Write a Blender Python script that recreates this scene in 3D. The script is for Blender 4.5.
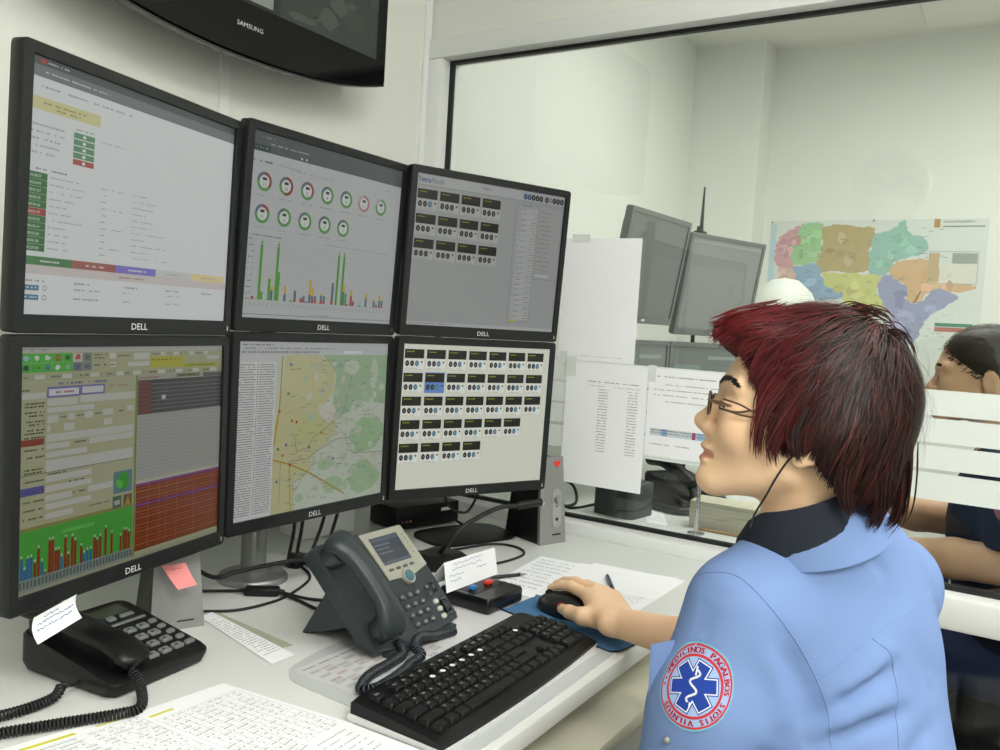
import bpy, bmesh, math, random
import numpy as np
from mathutils import Vector, Matrix

for o in list(bpy.data.objects):
    bpy.data.objects.remove(o)
scene = bpy.context.scene
COL = scene.collection
R = math.radians
rng = random.Random(7)

# ------------------------------------------------------------------ camera
CAMZ = 1.265
def cam_axes(yaw, pitch, roll):
    def rx(a): return np.array([[1, 0, 0], [0, math.cos(a), -math.sin(a)], [0, math.sin(a), math.cos(a)]])
    def rz(a): return np.array([[math.cos(a), -math.sin(a), 0], [math.sin(a), math.cos(a), 0], [0, 0, 1]])
    b = np.array([[0, -1, 0], [0, 0, 1], [-1, 0, 0]], float)
    return rz(-roll) @ rx(-pitch) @ b @ rz(-yaw)
cd = bpy.data.cameras.new('camera')
cam = bpy.data.objects.new('camera', cd)
COL.objects.link(cam)
AX = cam_axes(R(32.195), R(-3.461), R(3.431))
m = Matrix.Identity(4)
for i in range(3):
    for j in range(3):
        m[j][i] = AX[i][j]
m[2][3] = CAMZ
cam.matrix_world = m
cd.sensor_width = 36
cd.lens = 852.6 * 36 / 1000
cd.clip_start = .02
scene.camera = cam

# ------------------------------------------------------------------ world, exposure
w = bpy.data.worlds.new('world')
scene.world = w
w.use_nodes = True
w.node_tree.nodes['Background'].inputs[0].default_value = (.8, .85, .9, 1)
w.node_tree.nodes['Background'].inputs[1].default_value = .3
vs = scene.view_settings
vs.view_transform = 'Standard'
vs.look = 'None'
vs.exposure = 0.0
vs.gamma = 1.0
vs.use_curve_mapping = False

# ------------------------------------------------------------------ added ceiling lamps; the near ones stand in for bounced flash
DESK = .75
CEIL = 2.63
XG = 1.95          # glass partition plane
YW = 1.50          # wall behind the monitors
XF = 4.15          # far wall of the next room
XB, YR = -.75, -1.7
LIGHTS = [(.78, -.25, .6, 1.2, 9), (-.35, -.98, .6, 1.2, 42), (1.5, -1.05, .6, 1.2, 12), (2.75, .3, .6, 1.2, 20), (3.3, -.9, .6, 1.2, 13)]
for (x, y, sx, sy, e) in LIGHTS:
    ld = bpy.data.lights.new('ceiling_lamp', 'AREA')
    ld.shape = 'RECTANGLE'
    ld.size, ld.size_y = sx * .92, sy * .92
    ld.energy = e
    ld.color = (1.0, .985, .955)
    lo = bpy.data.objects.new('ceiling_lamp', ld)
    COL.objects.link(lo)
    lo.location = (x, y, CEIL - .045)

# ------------------------------------------------------------------ helpers
def lin(c):
    if isinstance(c, str):
        c = [int(c[i:i + 2], 16) for i in (0, 2, 4)]
    return tuple(((x / 255) / 12.92 if x / 255 <= .04045 else ((x / 255 + .055) / 1.055) ** 2.4) for x in c[:3])

MATS = {}
def mat(name, col, rough=.5, metal=0., spec=.5, noise=.06, nscale=40., bump=0., bscale=300., coat=0., alpha=1., sss=0., emit=0.):
    if name in MATS:
        return MATS[name]
    mt = bpy.data.materials.new(name)
    mt.use_nodes = True
    nt = mt.node_tree
    b = nt.nodes['Principled BSDF']
    L = lin(col)
    tc = nt.nodes.new('ShaderNodeTexCoord')
    nz = nt.nodes.new('ShaderNodeTexNoise')
    nz.inputs['Scale'].default_value = nscale
    nz.inputs['Detail'].default_value = 4
    nt.links.new(tc.outputs['Object'], nz.inputs['Vector'])
    mx = nt.nodes.new('ShaderNodeMix')
    mx.data_type = 'RGBA'
    mx.inputs[6].default_value = (*[x * (1 - noise) for x in L], 1)
    mx.inputs[7].default_value = (*[min(1, x * (1 + noise)) for x in L], 1)
    nt.links.new(nz.outputs['Fac'], mx.inputs[0])
    nt.links.new(mx.outputs[2], b.inputs['Base Color'])
    b.inputs['Roughness'].default_value = rough
    b.inputs['Metallic'].default_value = metal
    b.inputs['Specular IOR Level'].default_value = spec
    b.inputs['Coat Weight'].default_value = coat
    b.inputs['Coat Roughness'].default_value = .08
    b.inputs['Alpha'].default_value = alpha
    if sss:
        b.inputs['Subsurface Weight'].default_value = sss
        b.inputs['Subsurface Radius'].default_value = (.012, .005, .003)
        b.inputs['Subsurface Scale'].default_value = .6
    if emit:
        nt.links.new(mx.outputs[2], b.inputs['Emission Color'])
        b.inputs['Emission Strength'].default_value = emit
    if bump:
        n2 = nt.nodes.new('ShaderNodeTexNoise')
        n2.inputs['Scale'].default_value = bscale
        n2.inputs['Detail'].default_value = 3
        nt.links.new(tc.outputs['Object'], n2.inputs['Vector'])
        bp = nt.nodes.new('ShaderNodeBump')
        bp.inputs['Strength'].default_value = bump
        bp.inputs['Distance'].default_value = .002
        nt.links.new(n2.outputs['Fac'], bp.inputs['Height'])
        nt.links.new(bp.outputs[0], b.inputs['Normal'])
    MATS[name] = mt
    return mt

def attr_mat(name, rough=.6, emit=0., base=1., spec=.5, coat=0., sss=0., bump=0., bscale=300.):
    """material coloured by the mesh's own colour attribute (print, screens, skin tones)"""
    if name in MATS:
        return MATS[name]
    mt = bpy.data.materials.new(name)
    mt.use_nodes = True
    nt = mt.node_tree
    b = nt.nodes['Principled BSDF']
    at = nt.nodes.new('ShaderNodeVertexColor')
    at.layer_name = 'Col'
    mm = nt.nodes.new('ShaderNodeVectorMath')
    mm.operation = 'SCALE'
    mm.inputs['Scale'].default_value = base
    nt.links.new(at.outputs['Color'], mm.inputs[0])
    nt.links.new(mm.outputs[0], b.inputs['Base Color'])
    b.inputs['Roughness'].default_value = rough
    b.inputs['Specular IOR Level'].default_value = spec
    b.inputs['Coat Weight'].default_value = coat
    b.inputs['Coat Roughness'].default_value = .15
    if emit:
        nt.links.new(at.outputs['Color'], b.inputs['Emission Color'])
        b.inputs['Emission Strength'].default_value = emit
    if sss:
        b.inputs['Subsurface Weight'].default_value = sss
        b.inputs['Subsurface Radius'].default_value = (.012, .005, .003)
        b.inputs['Subsurface Scale'].default_value = .5
    if bump:
        tc = nt.nodes.new('ShaderNodeTexCoord')
        n2 = nt.nodes.new('ShaderNodeTexNoise')
        n2.inputs['Scale'].default_value = bscale
        n2.inputs['Detail'].default_value = 3
        nt.links.new(tc.outputs['Object'], n2.inputs['Vector'])
        bp = nt.nodes.new('ShaderNodeBump')
        bp.inputs['Strength'].default_value = bump
        bp.inputs['Distance'].default_value = .001
        nt.links.new(n2.outputs['Fac'], bp.inputs['Height'])
        nt.links.new(bp.outputs[0], b.inputs['Normal'])
    MATS[name] = mt
    return mt

def glass_mat(name, tint=(1, 1, 1), ior=1.5):
    mt = bpy.data.materials.new(name)
    mt.use_nodes = True
    nt = mt.node_tree
    for n in list(nt.nodes):
        nt.nodes.remove(n)
    out = nt.nodes.new('ShaderNodeOutputMaterial')
    tr = nt.nodes.new('ShaderNodeBsdfTransparent')
    tr.inputs[0].default_value = (*tint, 1)
    gl = nt.nodes.new('ShaderNodeBsdfGlossy')
    gl.inputs['Roughness'].default_value = 0.0
    fr = nt.nodes.new('ShaderNodeFresnel')
    fr.inputs['IOR'].default_value = ior
    mx = nt.nodes.new('ShaderNodeMixShader')
    nt.links.new(fr.outputs[0], mx.inputs[0])
    nt.links.new(tr.outputs[0], mx.inputs[1])
    nt.links.new(gl.outputs[0], mx.inputs[2])
    nt.links.new(mx.outputs[0], out.inputs[0])
    MATS[name] = mt
    return mt

def spl(pts, n=8):
    """Catmull-Rom through the points"""
    P = [np.array(p, float) for p in pts]
    P = [2 * P[0] - P[1]] + P + [2 * P[-1] - P[-2]]
    out = []
    for i in range(1, len(P) - 2):
        for k in range(n):
            t = k / n
            a, b, c, d = P[i - 1], P[i], P[i + 1], P[i + 2]
            out.append(.5 * (2 * b + (c - a) * t + (2 * a - 5 * b + 4 * c - d) * t * t + (3 * b - a - 3 * c + d) * t ** 3))
    out.append(P[-2])
    return out

def frames(P):
    P = np.array(P, float)
    T = np.gradient(P, axis=0)
    T /= np.linalg.norm(T, axis=1)[:, None] + 1e-12
    ref = np.array([0, 0, 1.]) if abs(T[0][2]) < .9 else np.array([1., 0, 0])
    N = []
    n = ref - T[0] * (ref @ T[0])
    n /= np.linalg.norm(n)
    for t in T:
        n = n - t * (n @ t)
        n /= np.linalg.norm(n) + 1e-12
        N.append(n)
    N = np.array(N)
    return P, T, N, np.cross(T, N)

def rrect(w, h, r, n=4):
    pts = []
    for cx, cy, a0 in ((w / 2 - r, h / 2 - r, 0), (-w / 2 + r, h / 2 - r, 90), (-w / 2 + r, -h / 2 + r, 180), (w / 2 - r, -h / 2 + r, 270)):
        for k in range(n + 1):
            a = R(a0 + 90 * k / n)
            pts.append((cx + r * math.cos(a), cy + r * math.sin(a)))
    return pts

class MB:
    """collects shapes; build() links them as one mesh object"""
    def __init__(s):
        s.v, s.f = [], []
    def add(s, vs, fs, M=None):
        o = len(s.v)
        if M is not None:
            vs = [M @ Vector(v) for v in vs]
        s.v += [tuple(v) for v in vs]
        s.f += [tuple(i + o for i in f) for f in fs]
        return s
    def box(s, c, size, bev=0., seg=2, M=None, rot=None):
        bm = bmesh.new()
        bmesh.ops.create_cube(bm, size=1)
        for v in bm.verts:
            v.co = Vector((v.co.x * size[0], v.co.y * size[1], v.co.z * size[2]))
        if bev > 0:
            bmesh.ops.bevel(bm, geom=bm.edges[:], offset=min(bev, min(size) * .49), segments=seg, affect='EDGES', profile=.5)
        T = Matrix.Translation(c)
        if rot is not None:
            T = T @ rot.to_4x4()
        vs = [T @ v.co for v in bm.verts]
        fs = [[v.index for v in f.verts] for f in bm.faces]
        bm.free()
        return s.add(vs, fs, M)
    def span(s, a, b, bev=0., seg=2):
        return s.box([(a[i] + b[i]) / 2 for i in range(3)], [abs(b[i] - a[i]) for i in range(3)], bev, seg)
    def cyl(s, p0, p1, r0, r1=None, n=24, M=None):
        r1 = r0 if r1 is None else r1
        return s.tube([p0, p1], [r0, r1], n, M)
    def tube(s, pts, r, n=8, M=None, caps=True, flat=1.):
        P, T, N, B = frames(pts)
        rr = np.full(len(P), r) if np.isscalar(r) else np.array(r)
        vs, fs = [], []
        for i in range(len(P)):
            for k in range(n):
                a = 2 * math.pi * k / n
                vs.append(P[i] + rr[i] * (math.cos(a) * N[i] * flat + math.sin(a) * B[i]))
        for i in range(len(P) - 1):
            for k in range(n):
                k2 = (k + 1) % n
                fs.append((i * n + k, i * n + k2, (i + 1) * n + k2, (i + 1) * n + k))
        if caps:
            fs.append(tuple(range(n))[::-1])
            fs.append(tuple((len(P) - 1) * n + k for k in range(n)))
        return s.add(vs, fs, M)
    def rings(s, rings, M=None, cap0=True, cap1=True):
        n = len(rings[0])
        vs = [p for r in rings for p in r]
        fs = []
        for i in range(len(rings) - 1):
            for k in range(n):
                k2 = (k + 1) % n
                fs.append((i * n + k, i * n + k2, (i + 1) * n + k2, (i + 1) * n + k))
        if cap0:
            fs.append(tuple(range(n))[::-1])
        if cap1:
            fs.append(tuple((len(rings) - 1) * n + k for k in range(n)))
        return s.add(vs, fs, M)
    def prism(s, poly, z0, z1, M=None, bev=0.):
        if bev:
            c = np.mean(np.array(poly), axis=0)
            def ins(d):
                out = []
                for p in poly:
                    v = np.array(p) - c
                    l = np.linalg.norm(v)
                    out.append(c + v * max(.05, (l - d) / l))
                return out
            i = ins(bev)
            return s.rings([[(*p, z0) for p in poly], [(*p, z1 - bev) for p in poly], [(*p, z1) for p in i]], M)
        return s.rings([[(*p, z0) for p in poly], [(*p, z1) for p in poly]], M)
    def lathe(s, prof, n=32, M=None):
        return s.rings([[(r * math.cos(2 * math.pi * k / n), r * math.sin(2 * math.pi * k / n), z) for k in range(n)] for r, z in prof], M)
    def ell(s, c, r, n=16, M=None):
        prof = [(max(1e-4, math.cos(a)), math.sin(a)) for a in np.linspace(-math.pi / 2, math.pi / 2, n)]
        T = Matrix.Translation(c) @ Matrix.Diagonal((*r, 1))
        if M is not None:
            T = M @ T
        return s.lathe(prof, n * 2, T)
    def mesh(s, name):
        me = bpy.data.meshes.new(name)
        me.from_pydata([tuple(map(float, v)) for v in s.v], [], s.f)
        bm = bmesh.new()
        bm.from_mesh(me)
        bmesh.ops.recalc_face_normals(bm, faces=bm.faces[:])
        bm.to_mesh(me)
        bm.free()
        me.update()
        return me
    def build(s, name, material, parent=None, smooth=40, base=False):
        if base:
            A = np.array(s.v, float)
            lo, hi = A.min(0), A.max(0)
            off = np.array([(lo[0] + hi[0]) / 2, (lo[1] + hi[1]) / 2, lo[2]])
            s.v = [tuple(x) for x in A - off]
        me = s.mesh(name)
        if smooth:
            me.polygons.foreach_set('use_smooth', [True] * len(me.polygons))
            me.set_sharp_from_angle(angle=R(smooth))
        o = link(name, me, material, parent)
        if base:
            o.location = off
        return o

def link(name, me, material, parent=None):
    o = bpy.data.objects.new(name, me)
    COL.objects.link(o)
    if material is not None and not me.materials:
        me.materials.append(material)
    if parent is not None:
        o.parent = parent
    return o

def tag(o, label, cat, group=None):
    o['label'] = label
    o['category'] = cat
    if group:
        o['group'] = group
    return o
def struct(o, label=None):
    o['kind'] = 'structure'
    if label:
        o['label'] = label
    return o
def thing(name, label, cat, loc=(0, 0, 0), rotz=0., group=None, M=None):
    o = bpy.data.objects.new(name, None)
    o.empty_display_size = .05
    COL.objects.link(o)
    if M is not None:
        o.matrix_world = M
    else:
        o.location = loc
        o.rotation_euler = (0, 0, rotz)
    return tag(o, label, cat, group)

# ------------------------------------------------------------------ flat print: coloured polygons in one mesh
FONT_CACHE = {}
def text_geo(s):
    if s in FONT_CACHE:
        return FONT_CACHE[s]
    cu = bpy.data.curves.new('t', 'FONT')
    cu.body = s
    cu.size = 1
    cu.resolution_u = 2
    ob = bpy.data.objects.new('t', cu)
    COL.objects.link(ob)
    dg = bpy.context.evaluated_depsgraph_get()
    me = ob.evaluated_get(dg).to_mesh()
    vs = [(v.co.x, v.co.y) for v in me.vertices]
    fs = [tuple(p.vertices) for p in me.polygons]
    ob.evaluated_get(dg).to_mesh_clear()
    bpy.data.objects.remove(ob)
    bpy.data.curves.remove(cu)
    x0 = min((v[0] for v in vs), default=0)
    x1 = max((v[0] for v in vs), default=1)
    vs = [(v[0] - x0, v[1]) for v in vs]
    FONT_CACHE[s] = (vs, fs, x1 - x0)
    return FONT_CACHE[s]

class Canvas:
    """x to the right and y DOWN, both 0..1; sx, sy are the real sizes in metres"""
    def __init__(s, sx, sy):
        s.sx, s.sy, s.clip = sx, sy, False
        s.v, s.f, s.c = [], [], []
    def poly(s, pts, col, L=1):
        o = len(s.v)
        if s.clip:
            pts = [(min(1, max(0, p[0])), min(1, max(0, p[1]))) for p in pts]
        s.v += [(p[0], p[1], L) for p in pts]
        s.f.append(tuple(range(o, o + len(pts))))
        s.c.append(lin(col))
    def rect(s, x0, y0, x1, y1, col, L=1):
        s.poly([(x0, y1), (x1, y1), (x1, y0), (x0, y0)], col, L)
    def frame(s, x0, y0, x1, y1, col, w=.0006, L=2):
        a, b = w / s.sx, w / s.sy
        s.rect(x0, y0, x1, y0 + b, col, L)
        s.rect(x0, y1 - b, x1, y1, col, L)
        s.rect(x0, y0, x0 + a, y1, col, L)
        s.rect(x1 - a, y0, x1, y1, col, L)
    def line(s, pts, w, col, L=2):
        for (x0, y0), (x1, y1) in zip(pts[:-1], pts[1:]):
            dx, dy = (x1 - x0) * s.sx, (y1 - y0) * s.sy
            l = math.hypot(dx, dy) + 1e-9
            nx, ny = -dy / l * w / 2 / s.sx, dx / l * w / 2 / s.sy
            s.poly([(x0 + nx, y0 + ny), (x1 + nx, y1 + ny), (x1 - nx, y1 - ny), (x0 - nx, y0 - ny)], col, L)
    def ring(s, cx, cy, r0, r1, a0, a1, col, L=2, n=None):
        n = n or max(3, int(abs(a1 - a0) / 15))
        for k in range(n):
            a, b = R(a0 + (a1 - a0) * k / n), R(a0 + (a1 - a0) * (k + 1) / n)
            q = [(r0, a), (r1, a), (r1, b), (r0, b)]
            if r0 == 0:
                q = q[1:]
                q = [(0, 0)] + q[0:2]
            s.poly([(cx + r * math.sin(t) / s.sx, cy - r * math.cos(t) / s.sy) for r, t in q], col, L)
    def disc(s, cx, cy, r, col, L=2, n=12, ry=None):
        ry = ry or r
        s.poly([(cx + r * math.cos(-2 * math.pi * k / n) / s.sx, cy + ry * math.sin(-2 * math.pi * k / n) / s.sy) for k in range(n)], col, L)
    def text(s, t, x, y, h, col, L=3, stretch=1., align='l', rot=0.):
        """baseline-left at x,y; h = cap height in metres"""
        vs, fs, w = text_geo(t)
        k = h / .70
        ox = {'l': 0, 'c': -w / 2, 'r': -w}[align]
        o = len(s.v)
        ca, sa = math.cos(R(rot)), math.sin(R(rot))
        for (a, b) in vs:
            a, b = (a + ox) * k * stretch, b * k
            a, b = a * ca - b * sa, a * sa + b * ca
            s.v.append((x + a / s.sx, y - b / s.sy, L))
        for f in fs:
            s.f.append(tuple(i + o for i in f))
            s.c.append(lin(col))
    def words(s, x0, y, x1, h, col, L=3, dens=.8):
        """a line of print too small to read: one short dash per word"""
        x = x0
        while x < x1 - .004:
            ww = rng.uniform(.003, .012) * .3 / s.sx
            xe = min(x + ww, x1)
            if rng.random() < dens:
                s.rect(x, y + h * .15, xe, y + h * .85, col, L)
            x = xe + .0009 / s.sx
    def build(s, name, material, fn, parent=None):
        me = bpy.data.meshes.new(name)
        me.from_pydata([tuple(map(float, fn(*v))) for v in s.v], [], s.f)
        ca = me.color_attributes.new('Col', 'FLOAT_COLOR', 'CORNER')
        buf = []
        for p, c in zip(me.polygons, s.c):
            buf += [*c, 1.] * p.loop_total
        ca.data.foreach_set('color', buf)
        me.update()
        return link(name, me, material, parent)

M_PRINT = attr_mat('print_ink', rough=.75, spec=.2)
# shared materials
M_WALL = mat('wall_paint', 'E2E4DD', rough=.75, noise=.012, nscale=3, bump=.05, bscale=220)
M_CEIL = mat('ceiling_tile', 'E8E8E0', rough=.9, noise=.02, nscale=60, bump=.15, bscale=400)
M_FLOOR = mat('vinyl_floor', '8E8B84', rough=.55, noise=.12, nscale=14)
M_WHITE = mat('white_laminate', 'DADDDA', rough=.42, noise=.012, nscale=8)
M_FRAME = mat('white_frame_paint', 'E6E9E8', rough=.35, noise=.01)
M_BLACKP = mat('black_plastic', '0D0E0F', rough=.4, spec=.32, noise=.1, bump=.08, bscale=900)
M_BEZEL = mat('bezel_plastic', '191B1C', rough=.4, spec=.35, noise=.06, bump=.06, bscale=1400)
M_GLOSSB = mat('gloss_black', '050506', rough=.1, noise=.02, spec=.22)
M_RUBBER = mat('black_rubber', '111214', rough=.6, noise=.08)
M_CHROME = mat('chrome', 'D0D2D2', rough=.15, metal=1., noise=.02)
M_SILVER = mat('silver_plastic', '9A9C9B', rough=.36, metal=.35, noise=.04, nscale=300)
M_GREYM = mat('grey_metal', '8D8F8E', rough=.38, metal=.6, noise=.04)
M_PAPER = mat('paper', 'F3F5F9', rough=.85, noise=.008, spec=.15)
M_KEYW = mat('label_white', 'E8E8E8', rough=.6, noise=.01)

# ================================================================== THE SETTING
def plain(name, a, b, material, label=None, parent=None, bev=0.):
    o = MB().span(a, b, bev).build(name, material, parent, base=parent is None)
    return struct(o, label) if parent is None else o

plain('floor', (XB - .1, YR - .1, -.05), (XF + .1, YW + .1, 0), M_FLOOR, 'grey vinyl floor of both rooms')
plain('wall_left', (XB - .1, YW, 0), (XF + .1, YW + .1, CEIL), M_WALL, 'pale greenish white wall behind the monitors')
plain('wall_back', (XB - .1, YR, 0), (XB, YW, CEIL), M_WALL, 'pale wall behind the viewer')
plain('wall_right', (XB - .1, YR - .1, 0), (XF + .1, YR, CEIL), M_WALL, 'pale wall on the open side of the room')
plain('wall_far', (XF, YR, 0), (XF + .1, YW, CEIL), M_WALL, 'pale far wall of the room behind the glass')
plain('wall_pillar', (3.97, 1.17, 0), (XF, YW, CEIL), M_WALL, 'boxed pillar in the corner of the room behind the glass')
ceil = plain('ceiling', (XB - .1, YR - .1, CEIL), (XF + .1, YW + .1, CEIL + .06), M_CEIL, 'white suspended ceiling')
# ceiling tiles, each a panel of its own, with a thin joint between them
tile_me = None
lit = [(x, y, sx, sy) for x, y, sx, sy, e in LIGHTS]
nx, ny = int((XF - XB) / .6) + 1, int((YW - YR) / .6) + 1
for i in range(nx):
    for j in range(ny):
        x, y = XB + .3 + i * .6, YR + .12 + j * .6
        if x + .3 > XF + .05 or y + .3 > YW + .05:
            continue
        if abs(x - XG) < .34:
            continue
        if x > 3.6 and y > .8:
            continue
        if any(abs(x - a) < (.3 + sx / 2) and abs(y - b) < (.3 + sy / 2) for a, b, sx, sy in lit):
            continue
        if tile_me is None:
            tile_me = MB().box((0, 0, 0), (.585, .585, .016), .004, 1).mesh('ceiling_tile')
        t = link('ceiling_tile', tile_me, M_CEIL, ceil)
        t.location = Vector((x, y, CEIL - .008)) - ceil.location
# added ceiling lamps (above and outside the picture): housing and diffuser
M_LAMP = mat('lamp_diffuser', 'FFFBEF', rough=.6, emit=2.2)
for k, (x, y, sx, sy) in enumerate(lit):
    t = thing('ceiling_light', ['white ceiling light panel above the desk with six monitors', 'white ceiling light panel above the back of the near room',
              'white ceiling light panel behind the seated person', 'white ceiling light panel above the desk behind the glass', 'white ceiling light panel by the far wall behind the glass'][k], 'ceiling light', (x, y, CEIL - .04))
    f = MB()
    for s in (-1, 1):
        f.box((s * (sx / 2 - .012), 0, .02), (.024, sy, .04))
        f.box((0, s * (sy / 2 - .012), .02), (sx - .048, .024, .04))
    f.build('frame', M_FRAME, t)
    MB().box((0, 0, .025), (sx - .05, sy - .05, .012)).build('diffuser', M_LAMP, t)

# wall joints
plain('trim_1', (1.208, YW - .005, .0), (1.232, YW, CEIL), M_FRAME, 'white cover strip on the wall below the television')
plain('trim_2', (1.885, YW - .006, .0), (1.912, YW, CEIL), M_FRAME, 'white cover strip in the corner beside the glass partition')

# glass partition
ZT, ZM0, ZM1, YJ = 1.982, .712, .779, 1.447
M_GLASS = glass_mat('window_glass', (.965, .985, .97))
M_GASKET = mat('black_gasket', '0C0D0E', rough=.5)
M_FROST = mat('frosted_film', 'E4EBE8', rough=.55, noise=.01, alpha=.96)
plain('wall_partition', (XG - .03, YR, ZT + .05), (XG + .03, YW, CEIL), M_WALL, 'pale wall above the glass partition')
win = struct(MB().span((XG - .045, YR, ZT), (XG + .045, YW, ZT + .055), .004).build('window_1', M_FRAME, base=True), 'white framed glass partition between the two rooms')
wo = win.location
def wpart(name, a, b, material, bev=0.):
    mb = MB().span(a, b, bev)
    mb.v = [tuple(Vector(v) - wo) for v in mb.v]
    return mb.build(name, material, win)
wpart('jamb', (XG - .045, YJ, 0), (XG + .045, YW, ZT), M_FRAME, .004)
wpart('jamb', (XG - .045, YR, 0), (XG + .045, YR + .05, ZT), M_FRAME, .004)
wpart('middle_rail', (XG - .06, YR + .05, ZM0), (XG + .05, YJ, ZM1), M_FRAME, .006)
wpart('bottom_rail', (XG - .045, YR + .05, 0), (XG + .045, YJ, .07), M_FRAME, .004)
wpart('glass_pane', (XG - .003, YR + .05, ZM1), (XG + .003, YJ, ZT), M_GLASS)
wpart('glass_pane', (XG - .003, YR + .05, .07), (XG + .003, YJ, ZM0), M_GLASS)
g = .009
for a, b in (((YR + .05, ZM1), (YJ, ZM1 + g)), ((YR + .05, ZT - g), (YJ, ZT)), ((YJ - g, ZM1 + g), (YJ, ZT - g))):
    wpart('gasket', (XG - .008, a[0], a[1]), (XG + .008, b[0], b[1]), M_GASKET)
for z0, z1 in ((1.131, 1.183), (1.075, 1.1245), (1.0205, 1.068), (.957, 1.0125)):
    wpart('frosted_stripe', (XG - .0045, YR + .05, z0), (XG - .0031, YJ - g, z1), M_FROST)

# ================================================================== DESK
desk = thing('desk', 'long white laminate desk carrying six monitors and two telephones', 'desk', (.8, 1.0, 0))
def dpart(name, a, b, material, bev=.002):
    mb = MB().span((a[0] - .8, a[1] - 1, a[2]), (b[0] - .8, b[1] - 1, b[2]), bev)
    return mb.build(name, material, desk)
dpart('desktop', (-.35, .516, DESK - .028), (1.888, YW - .001, DESK), M_WHITE, .003)
M_CREAM = mat('cream_laminate', 'CDCBB8', rough=.5, noise=.02)
dpart('lower_shelf', (.15, .49, .638), (1.86, .95, .66), M_CREAM)
dpart('side_panel', (1.862, .53, 0), (1.886, 1.48, DESK - .029), M_WHITE)
dpart('side_panel', (-.33, .53, 0), (-.306, 1.48, DESK - .029), M_WHITE)
dpart('back_panel', (-.3, 1.46, .25), (1.86, 1.478, DESK - .029), M_WHITE)
dpart('shelf_bracket', (.13, .5, .638), (.149, .95, DESK - .029), M_GREYM)

# ================================================================== MONITORS
MW, MH = .4056, .3388
SW, SH = .376, .301
SX0, SZ0 = -SW / 2, .0225
def bezel_mb():
    def ring(w, h, r, y, dz=0):
        return [(x, y, z + MH / 2 + dz) for x, z in rrect(w, h, r)]
    icz = SZ0 + SH / 2 - MH / 2
    return MB().rings([ring(MW - .006, MH - .006, .006, .024), ring(MW, MH, .007, .02), ring(MW, MH, .007, .002), ring(MW - .003, MH - .003, .006, 0),
                       ring(SW + .001, SH + .001, .0006, 0, icz), ring(SW + .001, SH + .001, .0006, .005, icz)], cap0=False, cap1=True)
BEZEL = bezel_mb().mesh('bezel')
BEZEL.polygons.foreach_set('use_smooth', [True] * len(BEZEL.polygons)); BEZEL.set_sharp_from_angle(angle=R(40))
hb = MB()
hb.rings([[(x, y, z + .16) for x, z in rrect(w_, h_, .02)] for w_, h_, y in ((.385, .315, .022), (.37, .30, .034), (.30, .24, .050), (.28, .22, .058))])
HOUSING = hb.mesh('back_housing')
vb = MB()
for k in range(12):
    vb.box((0, .0455 - .0005, .205 + k * .005), (.26, .016, .0022))
VENT = vb.mesh('vent_grille')
LOGO_MAT = attr_mat('logo_print', rough=.3, spec=.6)
def monitor(label, M, draw, emit, group, sname, brand=True, screen_mat=None):
    root = thing('monitor', label, 'monitor', M=M, group=group)
    link('bezel', BEZEL, M_BEZEL, root)
    link('back_housing', HOUSING, M_BLACKP, root)
    link('vent_grille', VENT, M_RUBBER, root)
    c = Canvas(SW, SH)
    c.clip = True
    draw(c)
    c.build('screen', screen_mat or attr_mat(sname, rough=.28, emit=emit, base=.12, spec=.5), lambda x, y, L: (SX0 + x * SW, .0042 - L * .00012, SZ0 + (1 - y) * SH), root)
    lg = Canvas(.06, .02)
    lg.text('DELL', .5, .75, .0088, 'D5D8D8', 1, 1.12, 'c')
    lg.build('logo', LOGO_MAT, lambda x, y, L: (-.03 + x * .06, -.0004, .0015 + (1 - y) * .02), root)
    for k in range(4):
        MB().cyl((.132 + k * .014, .0005, .0105), (.132 + k * .014, -.0008, .0105), .0016, n=10).build('button', M_RUBBER, root)
    MB().box((.193, -.0004, .011), (.0035, .0016, .008), .0006).build('power_button', M_CHROME, root)
    return root

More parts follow.
